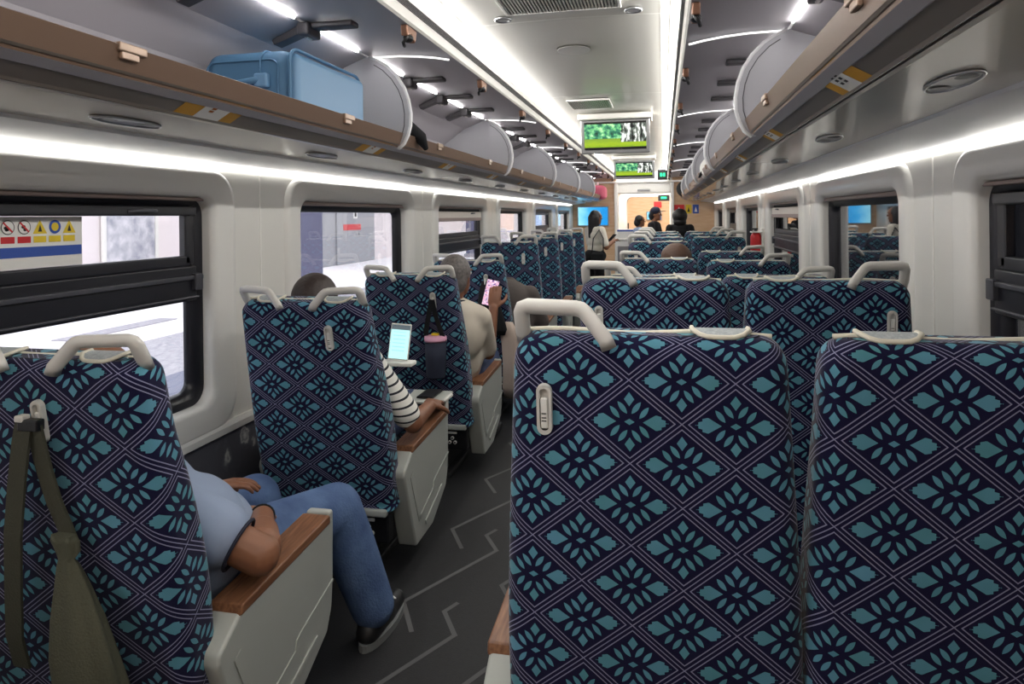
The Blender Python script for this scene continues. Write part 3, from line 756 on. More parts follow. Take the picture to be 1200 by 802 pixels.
def handle_mesh(flip):
    m = MB(); s_ = -1 if flip else 1
    path = [(-.232, .055, .775), (-.2335, .045, .80), (-.233, .032, .838), (-.229, .029, .847), (-.220, .027, .851), (-.125, .008, .852), (-.114, .005, .850), (-.106, .003, .844), (-.070, -.012, .800), (-.063, -.014, .783)]
    m.tube([(s_ * x, y, z) for x, y, z in path], [.015, .0155, .016, .016, .0155, .0155, .0155, .0155, .0155, .0155], n=12, rz=.86)
    return m.mesh('handle', 'plastic')
def grip_mesh(flip, x0=.10, x1=.19):      # lined finger recess over the top edge
    s_ = -1 if flip else 1
    def pt(x, f):                  # f: 0 at the ridge .. 1 low on the rear
        th = f * 1.25
        return (s_ * x, .052 - .056 * math.sin(th), .758 + .048 * math.cos(th) + (.0035 if f < .2 else .003))
    m = MB(); nn = 9; V, Fc = [], []
    low = []
    for i in range(nn):
        u = i / (nn - 1); x = x0 + (x1 - x0) * u
        d = .12 + .36 * (1 - (2 * u - 1) ** 4)
        col = [pt(x, -.25 + (d + .25) * k / 4) for k in range(5)]
        V += col; low.append(col[-1])
    for i in range(nn - 1):
        for k in range(4):
            q = (i * 5 + k, i * 5 + k + 1, (i + 1) * 5 + k + 1, (i + 1) * 5 + k); Fc.append(q)
    m.add(V, Fc, 0, smooth=True)
    rim = low + [V[(nn - 1) * 5]]; rim = [V[0]] + rim
    m.tube(rim, .0048, 1, n=6)
    return m.mesh('grip_recess', ['lacegrey', 'cream'])
def piping_mesh():
    m = MB(); m.tube([(-.225 + .45 * k / 12, .055, .799 + .003 * math.sin(k * .9)) for k in range(13)], .0055, n=6); return m.mesh('headrest_piping', 'cream')
def hook_mesh():                    # white slotted coat hook plate (rear, local origin at its middle)
    m = MB(); n = 24
    o_ = [(p[0], 0, p[1]) for p in rrect(0, 0, .0145, .048, .0144, 8)]
    i_ = [(p[0], 0, p[1]) for p in rrect(0, 0, .0085, .040, .0084, 8)]
    k = len(o_); V = []
    for ring, y in ((o_, .004), (o_, -.004), ([(a * .95, b, c * .985) for a, b, c in o_], -.007), (i_, -.007), (i_, .003)):
        V += [(p[0], y, p[2]) for p in ring]
    Fc = [(r * k + j, r * k + (j + 1) % k, (r + 1) * k + (j + 1) % k, (r + 1) * k + j) for r in range(4) for j in range(k)]
    Fc.append(tuple(4 * k + j for j in range(k)))
    m.add(V, Fc, 0, smooth=False); return m.mesh('coat_hook', ['plastic'])
def lever_mesh():
    m = MB(); m.rbox(-.0068, .0068, -.006, .002, -.036, .022, .003, 0); 
    for z in (-.006, -.014, -.020): m.rbox(-.005, .004, -.0068, -.0055, z - .0022, z, .0004, 1)
    m.rbox(-.007, .007, -.004, .002, -.040, -.037, .001, 1)
    return m.mesh('hook_lever', ['plate', 'ink'])
def arm_mesh(s_):
    m = MB()
    poly = [(.20, .10), (.40, .105), (.585, .20), (.615, .26), (.625, .34), (.630, .515), (.615, .528), (.175, .502), (.085, .445), (.08, .42)]
    m.prism([(p[0], p[1]) for p in poly], 'x', -.04, .04, 0, bev=.010, seg=3)
    f = s_ * .04
    # raised outlines of the tray cover and the grab bar on the outer face
    m.prism([(.135, .40), (.225, .19), (.25, .195), (.16, .415)], 'x', f, f + s_ * .003, 0, bev=.001, seg=1)
    m.prism([(.225, .19), (.41, .245), (.42, .275), (.44, .285), (.615, .335), (.615, .343), (.435, .295), (.405, .283), (.40, .258), (.23, .205)], 'x', f, f + s_ * .003, 0)
    m.prism([(.30, .145), (.52, .215), (.515, .235), (.295, .165)], 'x', f, f + s_ * .007, 0, bev=.002, seg=1)
    return m.mesh('armrest', 'shell')
def wood_mesh(s_):
    m = MB(); m.prism([(.160, .488), (.605, .512), (.605, .536), (.595, .540), (.168, .514)], 'x', -.044, .043, 0, bev=.005, seg=2)
    return m.mesh('wooden_top', 'wood')
def lip_mesh():
    m = MB(); m.rbox(-.038, .038, .604, .632, .50, .545, .008); return m.mesh('armrest_end', 'shell')
def base_mesh():
    m = MB(); m.rbox(-.20, .20, .10, .48, .16, .30, .02); m.prism([(.12, .0), (.46, .0), (.42, .17), (.16, .17)], 'x', -.11, .11, 0, bev=.012); m.rbox(-.15, .15, .08, .50, 0, .03, .008)
    return m.mesh('pedestal', 'base')
def bar_mesh():
    m = MB(); m.rbox(-.25, .25, .02, .055, .275, .305, .008); return m.mesh('rear_bar', 'shell')
def socket_mesh():
    m = MB(); m.rbox(.08, .25, .045, .10, .165, .278, .008, 0)
    m.rbox(.145, .195, .040, .048, .250, .262, .002, 1)
    for x, z in ((.17, .228), (.155, .205), (.185, .205)):
        m.cyl((x, .038, z), (x, .048, z), .009, mi=1, n=14); m.cyl((x, .036, z), (x, .04, z), .005, mi=0, n=12)
    m.rbox(.085, .105, .038, .048, .235, .268, .003, 1)
    return m.mesh('power_socket', ['black', 'plate'])

ME = dict(back=back_mesh(), backL=back_mesh(1.17), cush=cushion_mesh(), hl=handle_mesh(False), hr=handle_mesh(True), gl=grip_mesh(True, .085, .185), gr=grip_mesh(False, .085, .185), pipe=piping_mesh(),
          hook=hook_mesh(), lever=lever_mesh(), aL=arm_mesh(-1), aR=arm_mesh(1), wood=wood_mesh(1), lip=lip_mesh(), base=base_mesh(), bar=bar_mesh(), sock=socket_mesh())
PIV_Y, PIV_Z = .03, .398
SEATS = {}
def seat(key, x, y, rec, handles, hookx, label, group, arms=(-1, 1), ax=.275):
    t = thing('train_seat', label, 'seat', (x, y, 0), group=group)
    a = math.radians(rec)
    sc = .92 if rec > 7 else 1.0
    kw = dict(loc=(0, PIV_Y, PIV_Z), rot=(a, 0, 0), scale=(1, 1, sc))
    put('backrest', ME['backL' if key[0] == 'L' else 'back'], t, **kw)
    if 'l' in handles: put('handle', ME['hl'], t, **kw)
    if 'r' in handles: put('handle', ME['hr'], t, **kw)
    if 'r' in handles: put('grip_recess', ME['gl'], t, **kw)
    if 'l' in handles: put('grip_recess', ME['gr'], t, **kw)
    put('headrest_piping', ME['pipe'], t, **kw)
    R = Matrix.Rotation(a, 3, 'X')
    hs = .665
    hp = Vector((0, PIV_Y, PIV_Z)) + R @ Vector((hookx, -.0105, hs * sc))
    h = put('coat_hook', ME['hook'], t, loc=hp, rot=(a, 0, 0)); put('hook_lever', ME['lever'], h)
    put('seat_cushion', ME['cush'], t, loc=(0, .13, 0))
    for s_ in arms:
        ar = put('armrest', ME['aR' if s_ > 0 else 'aL'], t, loc=(s_ * (ax if s_ < 0 else .275), -.04 if ax > .28 and s_ < 0 else 0, 0))
        put('wooden_top', ME['wood'], ar); put('armrest_end', ME['lip'], ar)
    put('pedestal', ME['base'], t); put('rear_bar', ME['bar'], t, loc=(0, .02, 0)); put('power_socket', ME['sock'], t, loc=(0, .02, 0))
    SEATS[key] = (t, Vector((x, y, 0)) + hp, a)
    return t
LX, LYS = -.895, [1.27, 2.40, 3.48, 4.58, 5.74, 6.88, 8.02, 9.16]
LREC = [9, 14, 14, 14, 4, 4, 4, 4]
LHK = [.01, .113, .135, .13, .13, .13, .13, .13]
LD = ['olive bag on its hook', 'striped passenger in it', 'cup sleeve on its hook', 'black jacket on its hook', 'unoccupied', 'unoccupied', 'unoccupied', 'standing woman behind it']
for i, y in enumerate(LYS):
    seat('L%d' % (i + 1), LX, y, LREC[i], 'lr', LHK[i], 'flower-patterned single seat by left windows, %s from camera, %s' % (ORD[i], LD[i]), 'single seats along the left windows')
RYS = [1.287 + 1.11 * k for k in range(8)]
RREC = [4, 4, 14, 9, 4, 4, 4, 4]; WREC = [4, 4, 14, 14, 14, 4, 4, 4]
for i, y in enumerate(RYS):
    seat('R%d' % (i + 1), .365, y, RREC[i], 'l', -.185, 'blue flower-patterned aisle seat of the right-hand pairs, %s row from the camera' % ORD[i], 'aisle seats right of the aisle', arms=(-1, 1), ax=.298)
    seat('W%d' % (i + 1), .918, y, WREC[i], 'r', .185, 'blue flower-patterned seat beside the right windows, %s row from the camera' % ORD[i], 'window seats along the right wall', arms=(1,))

# ------------------------------------------------------------------ luggage and hung things
t = thing('suitcase', 'pale blue suitcase lying in the left overhead rack', 'suitcase', (-.985, 2.36, 1.724))
b = MB(); b.rbox(-.165, .165, -.275, .275, .0, .275, .05, seg=5); b.obj('body', 'casedark', t)
b = MB(); b.rbox(.140, .19, -.262, .272, .012, .262, .04, seg=5); b.obj('front_shell', 'case', t)
b = MB(); b.tube([(p[0] * 0 + .168, p[0], p[1]) for p in rrect(0, .1375, .275, .1375, .05)], .006, closed=True, n=6); b.tube([(p[0], -.277, p[1]) for p in rrect(-.01, .137, .135, .10, .03)], .003, closed=True, n=6)
b.tube([(.06, p[0], p[1]) for p in rrect(0, .1375, .279, .1385, .05)], .004, closed=True, n=6); b.obj('zip', 'casedark', t)
b = MB(); b.tube([(-.11, -.277, .13), (-.10, -.30, .14), (-.05, -.312, .15), (.0, -.312, .155), (.05, -.30, .165), (.065, -.277, .17)], .011, n=8); hnd = b.obj('carry_handle', 'casedark', t)
b = MB(); b.rbox(.045, .095, -.298, -.272, .14, .19, .008); b.obj('handle_mount', 'case', hnd)
b = MB(); b.rbox(-.135, -.095, -.298, -.272, .11, .155, .008); b.obj('handle_mount', 'case', hnd)
b = MB(); b.cyl((.15, -.27, .03), (.15, -.31, .03), .022); b.obj('wheel', 'black', t)
b = MB(); b.cyl((.15, .27, .03), (.15, .31, .03), .022); b.obj('wheel', 'black', t)

def cloth_tube(pts, rs, m, name, parent=None, n=18, folds=5, amp=.12, flat=.6):
    mb = MB(); V, Fc = [], []
    for i, (p, r) in enumerate(zip(pts, rs)):
        for k in range(n * 2):
            a = 2 * PI * k / (n * 2); q = r * (1 + amp * math.sin(folds * a + i * .5))
            V.append((p[0] + q * math.cos(a), p[1] + q * flat * math.sin(a), p[2]))
    w = n * 2
    for i in range(len(pts) - 1):
        for k in range(w): Fc.append((i * w + k, (i + 1) * w + k, (i + 1) * w + (k + 1) % w, i * w + (k + 1) % w))
    Fc.append(tuple(range(w))); Fc.append(tuple((len(pts) - 1) * w + k for k in range(w))[::-1])
    mb.add(V, Fc, 0, smooth=True); return mb.obj(name, m, parent)
# jacket hem showing over the left rack lip beside the divider
t = thing('folded_umbrella', 'black folded umbrella sticking over the left rack lip by a divider', 'umbrella', (-.735, 3.02, 1.80))
b = MB(); b.tube([(-.06, -.10, .06), (-.02, -.03, .05), (.02, .05, .0), (.03, .10, -.05)], [.02, .032, .03, .012], n=10); b.obj('canopy', 'softblack', t)
b = MB(); b.tube([(-.06, -.10, .06), (-.08, -.14, .08)], .008, n=8); b.obj('handle', 'black', t)
t = thing('travel_bag', 'pink bag at the far end of the left overhead rack', 'bag', (-.80, 13.0, 1.725))
b = MB(); b.rbox(-.16, .16, -.25, .25, 0, .26, .08, seg=4); b.obj('body', 'hotpink', t); b = MB(); b.tube([(0, -.12, .25), (0, -.08, .31), (0, .08, .31), (0, .12, .25)], .012); b.obj('strap', 'plate', t)
t = thing('travel_bag', 'dark rounded bag at the far end of the right overhead rack', 'bag', (.82, 12.8, 1.725))
b = MB(); b.ell((0, 0, .16), (.18, .28, .16)); b.obj('body', 'softblack', t); b = MB(); b.tube([(-.02, -.15, .27), (-.04, -.1, .34), (-.04, .1, .34), (-.02, .15, .27)], .012); b.obj('strap', 'lacegrey', t)
t = thing('travel_bag', 'white bag tucked behind the second divider of the right rack', 'bag', (.80, 6.1, 1.725))
b = MB(); b.rbox(-.08, .09, -.2, .2, 0, .17, .06, seg=4); b.obj('body', 'seam', t); b = MB(); b.tube([(-.075, -.1, .05), (-.09, -.05, .02), (-.09, .05, .02), (-.075, .1, .05)], .012); b.obj('strap', 'black', t)

# olive drawstring bag on the nearest left seat
hk = SEATS['L1'][1]
t = thing('drawstring_bag', 'olive green drawstring bag hanging from the hook of the nearest left seat', 'bag', hk)
def band(pts, w, th, m, name, wdir=Vector((1, 0, 0))):
    mb = MB(); V, Fc = [], []
    for i, p in enumerate(pts):
        p = Vector(p)
        tn = (Vector(pts[min(i + 1, len(pts) - 1)]) - Vector(pts[max(i - 1, 0)])).normalized()
        wd = (wdir - tn * wdir.dot(tn)).normalized(); nd = tn.cross(wd)
        ww = w[i] if isinstance(w, list) else w
        V += [p - wd * ww - nd * th, p + wd * ww - nd * th, p + wd * ww + nd * th, p - wd * ww + nd * th]
    k = len(pts)
    for i in range(k - 1):
        for j in range(4): Fc.append((i * 4 + j, i * 4 + (j + 1) % 4, (i + 1) * 4 + (j + 1) % 4, (i + 1) * 4 + j))
    Fc += [(3, 2, 1, 0), tuple((k - 1) * 4 + j for j in range(4))]
    mb.add(V, Fc, 0, smooth=False); return mb.obj(name, m, t)
sl = math.tan(math.radians(27))
def rear(x, z): return (x, -.026 + (-z) * 0 + (z * -sl) * .95, z)     # runs down the sloping seat back
def rr_(x, dz, off=0): return (x, -.022 - off + (-dz) * 0.46, dz)
sl = math.tan(math.radians(9))
def rr_(x, dz, off=0): return (x, -.022 - off - dz * sl, dz)
band([rr_(.006, .012), rr_(.010, -.04), rr_(.016, -.10), rr_(.028, -.17), rr_(.044, -.22), rr_(.052, -.25)], .019, .003, 'olive', 'strap')
band([rr_(-.014, .010), rr_(-.022, -.04, .01), rr_(-.036, -.12, .02), rr_(-.058, -.24, .03), rr_(-.08, -.36, .03), rr_(-.10, -.48, .03), rr_(-.105, -.56, .02)], .021, .003, 'olive', 'strap')
b = MB(); b.rbox(-.024, .026, -.034, -.012, -.012, .012, .004); b.obj('buckle', 'black', t)
b = MB(); b.rbox(-.03, -.008, -.036, -.014, .006, .020, .004); b.obj('slider', 'plastic', t)
pts = [rr_(.052, -.235, .012), rr_(.053, -.25, .012), rr_(.056, -.27, .012), rr_(.058, -.285, .02), rr_(.060, -.30, .02), rr_(.068, -.345, .025), rr_(.080, -.41, .035), rr_(.092, -.49, .045), rr_(.10, -.57, .045), rr_(.10, -.62, .045)]
cloth_tube(pts, [.026, .032, .028, .018, .026, .040, .058, .072, .080, .07], 'olivelight', 'bag_body', t, folds=6, amp=.10, flat=.55)

# cup sleeve on the third left seat
sl = math.tan(math.radians(14))
hk = SEATS['L3'][1]
M['sleevenavy'] = mat('slate navy neoprene', rgb(34, 40, 58), .8, bump=.15)
t = thing('bottle_sleeve', 'dark insulated cup sleeve with pink lid hanging from the third left seat', 'bottle holder', hk)
band([rr_(.0, .01), rr_(-.020, -.06), rr_(-.042, -.14), rr_(-.052, -.21)], .012, .003, 'softblack', 'strap')
band([rr_(.004, .01), rr_(.012, -.06), rr_(.030, -.14), rr_(.048, -.21)], .012, .003, 'softblack', 'strap')
b = MB(); p0 = Vector(rr_(0, -.40, .045)); p1 = Vector((0, p0.y, -.20))
b.tube([p0, p0 + Vector((0, 0, .01)), p0.lerp(p1, .5), p1], [.044, .05, .054, .056], n=24); b.obj('sleeve', 'sleevenavy', t)
b = MB(); b.tube([p1 - Vector((0, 0, .012)), p1, p1 + Vector((0, 0, .016)), p1 + Vector((0, 0, .02))], [.0575, .0585, .057, .04], n=24); ld = b.obj('lid', 'pink', t)
b = MB(); b.rbox(-.02, .02, p1.y - .014, p1.y + .014, p1.z + .018, p1.z + .032, .005); b.obj('spout', 'signyellow', ld)

# jacket and shawl on the fourth left seat
hk = SEATS['L4'][1]
t = thing('black_jacket', 'black jacket hanging from the hook of the fourth left seat', 'jacket', hk)
cloth_tube([rr_(0, .0, .02), rr_(.01, -.05, .03), rr_(.02, -.12, .045), rr_(.03, -.22, .06), rr_(.04, -.32, .065), rr_(.04, -.36, .06)], [.02, .045, .07, .085, .095, .08], 'softblack', 'body', t, folds=5, amp=.09, flat=.55)
b = MB(); b.tube([rr_(0, .02, .01), rr_(.006, .0, .03), rr_(.006, -.02, .035)], .005, n=6); b.obj('hanging_loop', 'plate', t)
t = thing('beige_shawl', 'beige cloth draped beneath the black jacket on the fourth left seat', 'shawl', (hk.x + .13, hk.y + .05, hk.z - .30))
cloth_tube([(0, 0, .02), (.01, -.005, -.05), (.02, .0, -.15), (.02, .01, -.27), (.01, .02, -.42), (.0, .03, -.50)], [.035, .06, .06, .055, .05, .03], 'beige', 'drape', t, folds=5, amp=.10, flat=.5)

# ------------------------------------------------------------------ people
def remeshed(mb, name, mats, voxel, parent=None, smooth=6, fac=.5):
    me = mb.mesh(name + '_raw', mats); o = bpy.data.objects.new(name + '_raw', me); COL.objects.link(o)
    r = o.modifiers.new('r', 'REMESH'); r.mode = 'VOXEL'; r.voxel_size = voxel; r.use_smooth_shade = True
    s = o.modifiers.new('s', 'SMOOTH'); s.iterations = smooth; s.factor = fac
    dg = bpy.context.evaluated_depsgraph_get(); dg.update()
    me2 = bpy.data.meshes.new_from_object(o.evaluated_get(dg)); me2.name = name
    bpy.data.objects.remove(o); bpy.data.meshes.remove(me)
    me2.materials.clear()
    for m in (mats if isinstance(mats, (list, tuple)) else [mats]): me2.materials.append(M[m])
    for p in me2.polygons: p.use_smooth = True; p.material_index = 0
    ob = bpy.data.objects.new(name, me2); COL.objects.link(ob); ob.parent = parent; return ob
V3 = Vector
def hand(mb, wrist, d, nrm, side, curl=.6, sc=1.0, spread=.0):
    """palm from the wrist along d, back of the hand along nrm, thumb on side*(d x nrm)"""
    d = V3(d).normalized(); nrm = (V3(nrm) - d * V3(nrm).dot(d)).normalized(); lat = d.cross(nrm).normalized() * side
    w = V3(wrist)
    R = Matrix((lat, d, nrm)).transposed()
    mb.ell(w + d * .045 * sc, (.040 * sc, .052 * sc, .015 * sc), mtx=R)
    for k, (off, ln_, r) in enumerate(((.030, .070, .0092), (.010, .080, .0096), (-.011, .074, .0092), (-.031, .058, .0082))):
        p = w + d * (.085 * sc) + lat * off * sc; ang = 0
        mb.cone(w + d * .04 * sc + lat * off * .8 * sc, .012 * sc, p, r * sc * 1.1)
        for j, f in enumerate((.46, .31, .23)):
            ang += curl * (.55 + .12 * j) + .03 * k
            q = p + (d * math.cos(ang) - nrm * math.sin(ang) + lat * spread * off * 10).normalized() * ln_ * f * sc
            mb.cone(p, r * sc * (1 - .08 * j), q, r * sc * (.92 - .1 * j)); p = q
    p = w + d * .022 * sc + lat * .028 * sc
    for j, (l, r) in enumerate(((.040, .0125), (.032, .0108), (.024, .0092))):
        dr = (d * (.62 + .2 * j) + lat * (.72 - .35 * j) - nrm * (.35 + .15 * j)).normalized()
        q = p + dr * l * sc; mb.cone(p, r * sc, q, r * sc * .9); p = q
def head(mb, c, f, up, r=.1):
    c, f, up = V3(c), V3(f).normalized(), V3(up).normalized(); f = (f - up * f.dot(up)).normalized(); lat = f.cross(up)
    R = Matrix((lat, f, up)).transposed(); k = r / .1
    mb.ell(c + up * .02 * k, (.076 * k, .096 * k, .098 * k), mtx=R)
    mb.ell(c + f * .022 * k - up * .05 * k, (.060 * k, .070 * k, .070 * k), mtx=R)
    mb.ell(c + f * .070 * k - up * .098 * k, (.022 * k, .022 * k, .020 * k), mtx=R)
    mb.cone(c + f * .092 * k + up * .018 * k, .009 * k, c + f * .112 * k - up * .020 * k, .014 * k)
    mb.ell(c + f * .088 * k - up * .056 * k, (.024 * k, .013 * k, .008 * k), mtx=R); mb.ell(c + f * .086 * k - up * .068 * k, (.021 * k, .012 * k, .008 * k), mtx=R)
    for s in (-1, 1):
        mb.ell(c + lat * s * .078 * k - up * .012 * k - f * .004 * k, (.010 * k, .020 * k, .032 * k), mtx=R)
        mb.ell(c + lat * s * .036 * k + f * .084 * k + up * .028 * k, (.024 * k, .012 * k, .007 * k), mtx=R)
    return R
def eyes(c, f, up, parent, r=.1):
    c, f, up = V3(c), V3(f).normalized(), V3(up).normalized(); f = (f - up * f.dot(up)).normalized(); lat = f.cross(up); k = r / .1
    for s in (-1, 1):
        b = MB(); p = c + lat * s * .034 * k + f * .085 * k + up * .008 * k; b.ell(p, (.013 * k, .010 * k, .010 * k), 0, 12, 8); b.ell(p + f * .007 * k, (.006 * k,) * 3, 1, 10, 6); b.obj('eye', ['eyewhite', 'hairblack'], parent)
def torso(mb, pel, chest, neck, shL, shR, g=0, k=1.0):
    pel, chest, neck, shL, shR = map(V3, (pel, chest, neck, shL, shR))
    ax = (shR - shL).normalized(); up = (chest - pel).normalized(); fw = up.cross(ax)
    R = Matrix((ax, fw, up)).transposed()
    for t, w, d in ((0, .165, .12), (.3, .15, .115), (.65, .155, .115), (1, .165, .115), (1.22, .15, .095)):
        mb.ell(pel.lerp(chest, t), ((w + g) * k, (d + g) * k, .10 * k), mtx=R)
    for s in (shL, shR): mb.cone(neck.lerp(chest, .25), (.060 + g) * k, s, (.056 + g) * k)
def limb(mb, a, b, c, r, g=0):
    mb.cone(a, r[0] + g, b, r[1] + g); mb.cone(b, r[1] + g, c, r[2] + g)
def person(label, J, cloth, hair=None, skin='skin1', vox=.008, hk=None, hands=True, face=True):
    pass

# ---- P1: man in the nearest left seat
def P1():
    t = thing('person', 'person in light blue shirt and jeans with folded hands in the nearest left seat', 'person', (-.83, 1.60, 0))
    o = V3((-.83, 1.60, 0))
    def L(*p): return V3(p) - o
    shR, elR, wrR = L(-.805, 1.46, .715), L(-.572, 1.50, .600), L(-.715, 1.735, .585)
    shL, elL, wrL = L(-1.12, 1.53, .77), L(-1.16, 1.67, .58), L(-.97, 1.83, .60)
    pel, chest, neck, hd = L(-.90, 1.65, .50), L(-.925, 1.52, .72), L(-.94, 1.46, .88), L(-.925, 1.39, 1.012)
    hR, kR, aR = L(-.82, 1.68, .485), L(-.665, 2.08, .462), L(-.56, 2.15, .09)
    hL, kL, aL = L(-1.02, 1.68, .485), L(-.975, 2.10, .462), L(-.96, 2.20, .09)
    b = MB(); head(b, hd, (.05, .9, -.35), (0, -.2, 1)); b.cone(hd - V3((0, .0, .05)), .056, neck, .058)
    torso(b, pel, chest, neck, shL, shR, -.015)
    limb(b, shR, elR, wrR, (.050, .048, .031)); b.cone(elR.lerp(wrR, .15), .053, elR.lerp(wrR, .5), .045)
    limb(b, shL, elL, wrL, (.046, .043, .029)); b.cone(elL.lerp(wrL, .3), .045, elL.lerp(wrL, .6), .038)
    hand(b, wrR, (-.75, .55, -.10), (.3, .2, 1), 1, .55, 1.0); hand(b, wrL, (.7, .55, .05), (-.2, -.1, 1), -1, .35, 1.0)
    limb(b, hR, kR, aR, (.07, .055, .04)); limb(b, hL, kL, aL, (.07, .055, .04))
    body = remeshed(b, 'body', 'skin1', .0042, t, 4, .5)
    s = MB(); torso(s, pel, chest, neck, shL, shR, .006)
    s.ell(L(-.80, 1.53, .60), (.15, .15, .17)); s.cone(shR, .070, shR.lerp(elR, .56), .078); s.ell(pel + V3((.01, -.03, .06)), (.205, .185, .14)); s.cone(shL, .066, shL.lerp(elL, .72), .062); s.cone(shR + V3((-.05, .0, .01)), .075, shR, .07)
    sh = remeshed(s, 'shirt', 'shirtblue', .009, t, 8)
    c = MB(); d = (elR - shR).normalized(); cc = shR.lerp(elR, .56) + d * .058
    a1 = d.cross(V3((0, 0, 1))).normalized(); a2 = d.cross(a1)
    c.tube([cc + (a1 * math.cos(2 * PI * k / 24) + a2 * math.sin(2 * PI * k / 24)) * .062 for k in range(24)], .0045, closed=True, n=6); c.obj('cuff', 'cuff', sh)
    j = MB(); j.ell(pel, (.175, .16, .11))
    for h, k, a in ((hR, kR, aR), (hL, kL, aL)):
        j.cone(h, .10, k, .085); j.cone(k, .085, k.lerp(a, .35), .084); j.cone(k.lerp(a, .35), .084, k.lerp(a, .92), .074)
    remeshed(j, 'jeans', 'jeans', .011, t, 6)
    for a, dd in ((aR + V3((-.01, 0, 0)), V3((.02, .98, 0))), (aL, V3((0, 1, 0)))):
        f = MB(); dd.normalize(); b0 = V3((a.x, a.y, 0))
        f.cone(b0 - dd * .04 + V3((0, 0, .05)), .040, b0 + dd * .08 + V3((0, 0, .05)), .044); f.cone(b0 + dd * .08 + V3((0, 0, .045)), .044, b0 + dd * .19 + V3((0, 0, .036)), .034); f.cone(b0 - dd * .02 + V3((0, 0, .06)), .042, b0 + V3((0, 0, .11)), .045)
        so = remeshed(f, 'shoe', 'shoe', .008, t, 4)
        g = MB(); lt = V3((-dd.y, dd.x, 0)); out = []
        for k in range(24):
            an = 2 * PI * k / 24; out.append(b0 + dd * (.073 + .155 * math.cos(an)) + lt * (.049 * math.sin(an)) + V3((0, 0, .002)))
        g.add([tuple(p) for p in out] + [tuple(p + V3((0, 0, .024))) for p in out], [(k, (k + 1) % 24, 24 + (k + 1) % 24, 24 + k) for k in range(24)] + [tuple(range(24))[::-1], tuple(24 + k for k in range(24))]); g.obj('sole', 'sole', so)
        g = MB()
        for q in range(3): g.tube([b0 + dd * (.06 + q * .03) + lt * -.03 + V3((0, 0, .092 - q * .008)), b0 + dd * (.075 + q * .03) + V3((0, 0, .1 - q * .01)), b0 + dd * (.06 + q * .03) + lt * .03 + V3((0, 0, .092 - q * .008))], .004, n=6)
        g.obj('laces', 'plate', so)
    w = MB(); d = (wrR - elR).normalized(); a1 = d.cross(V3((0, 0, 1))).normalized(); a2 = d.cross(a1)
    w.tube([wrR - d * .01 + (a1 * math.cos(2 * PI * k / 20) + a2 * math.sin(2 * PI * k / 20)) * .032 for k in range(20)], .0035, closed=True, n=6); w.obj('wristband', 'softblack', t)
    hr = MB(); hr.ell(hd + V3((0, -.035, .0)), (.082, .078, .085)); remeshed(hr, 'hair', 'hairbrown', .01, t, 3)
    eyes(hd, (.05, .9, -.35), (0, -.2, 1), t)
P1()

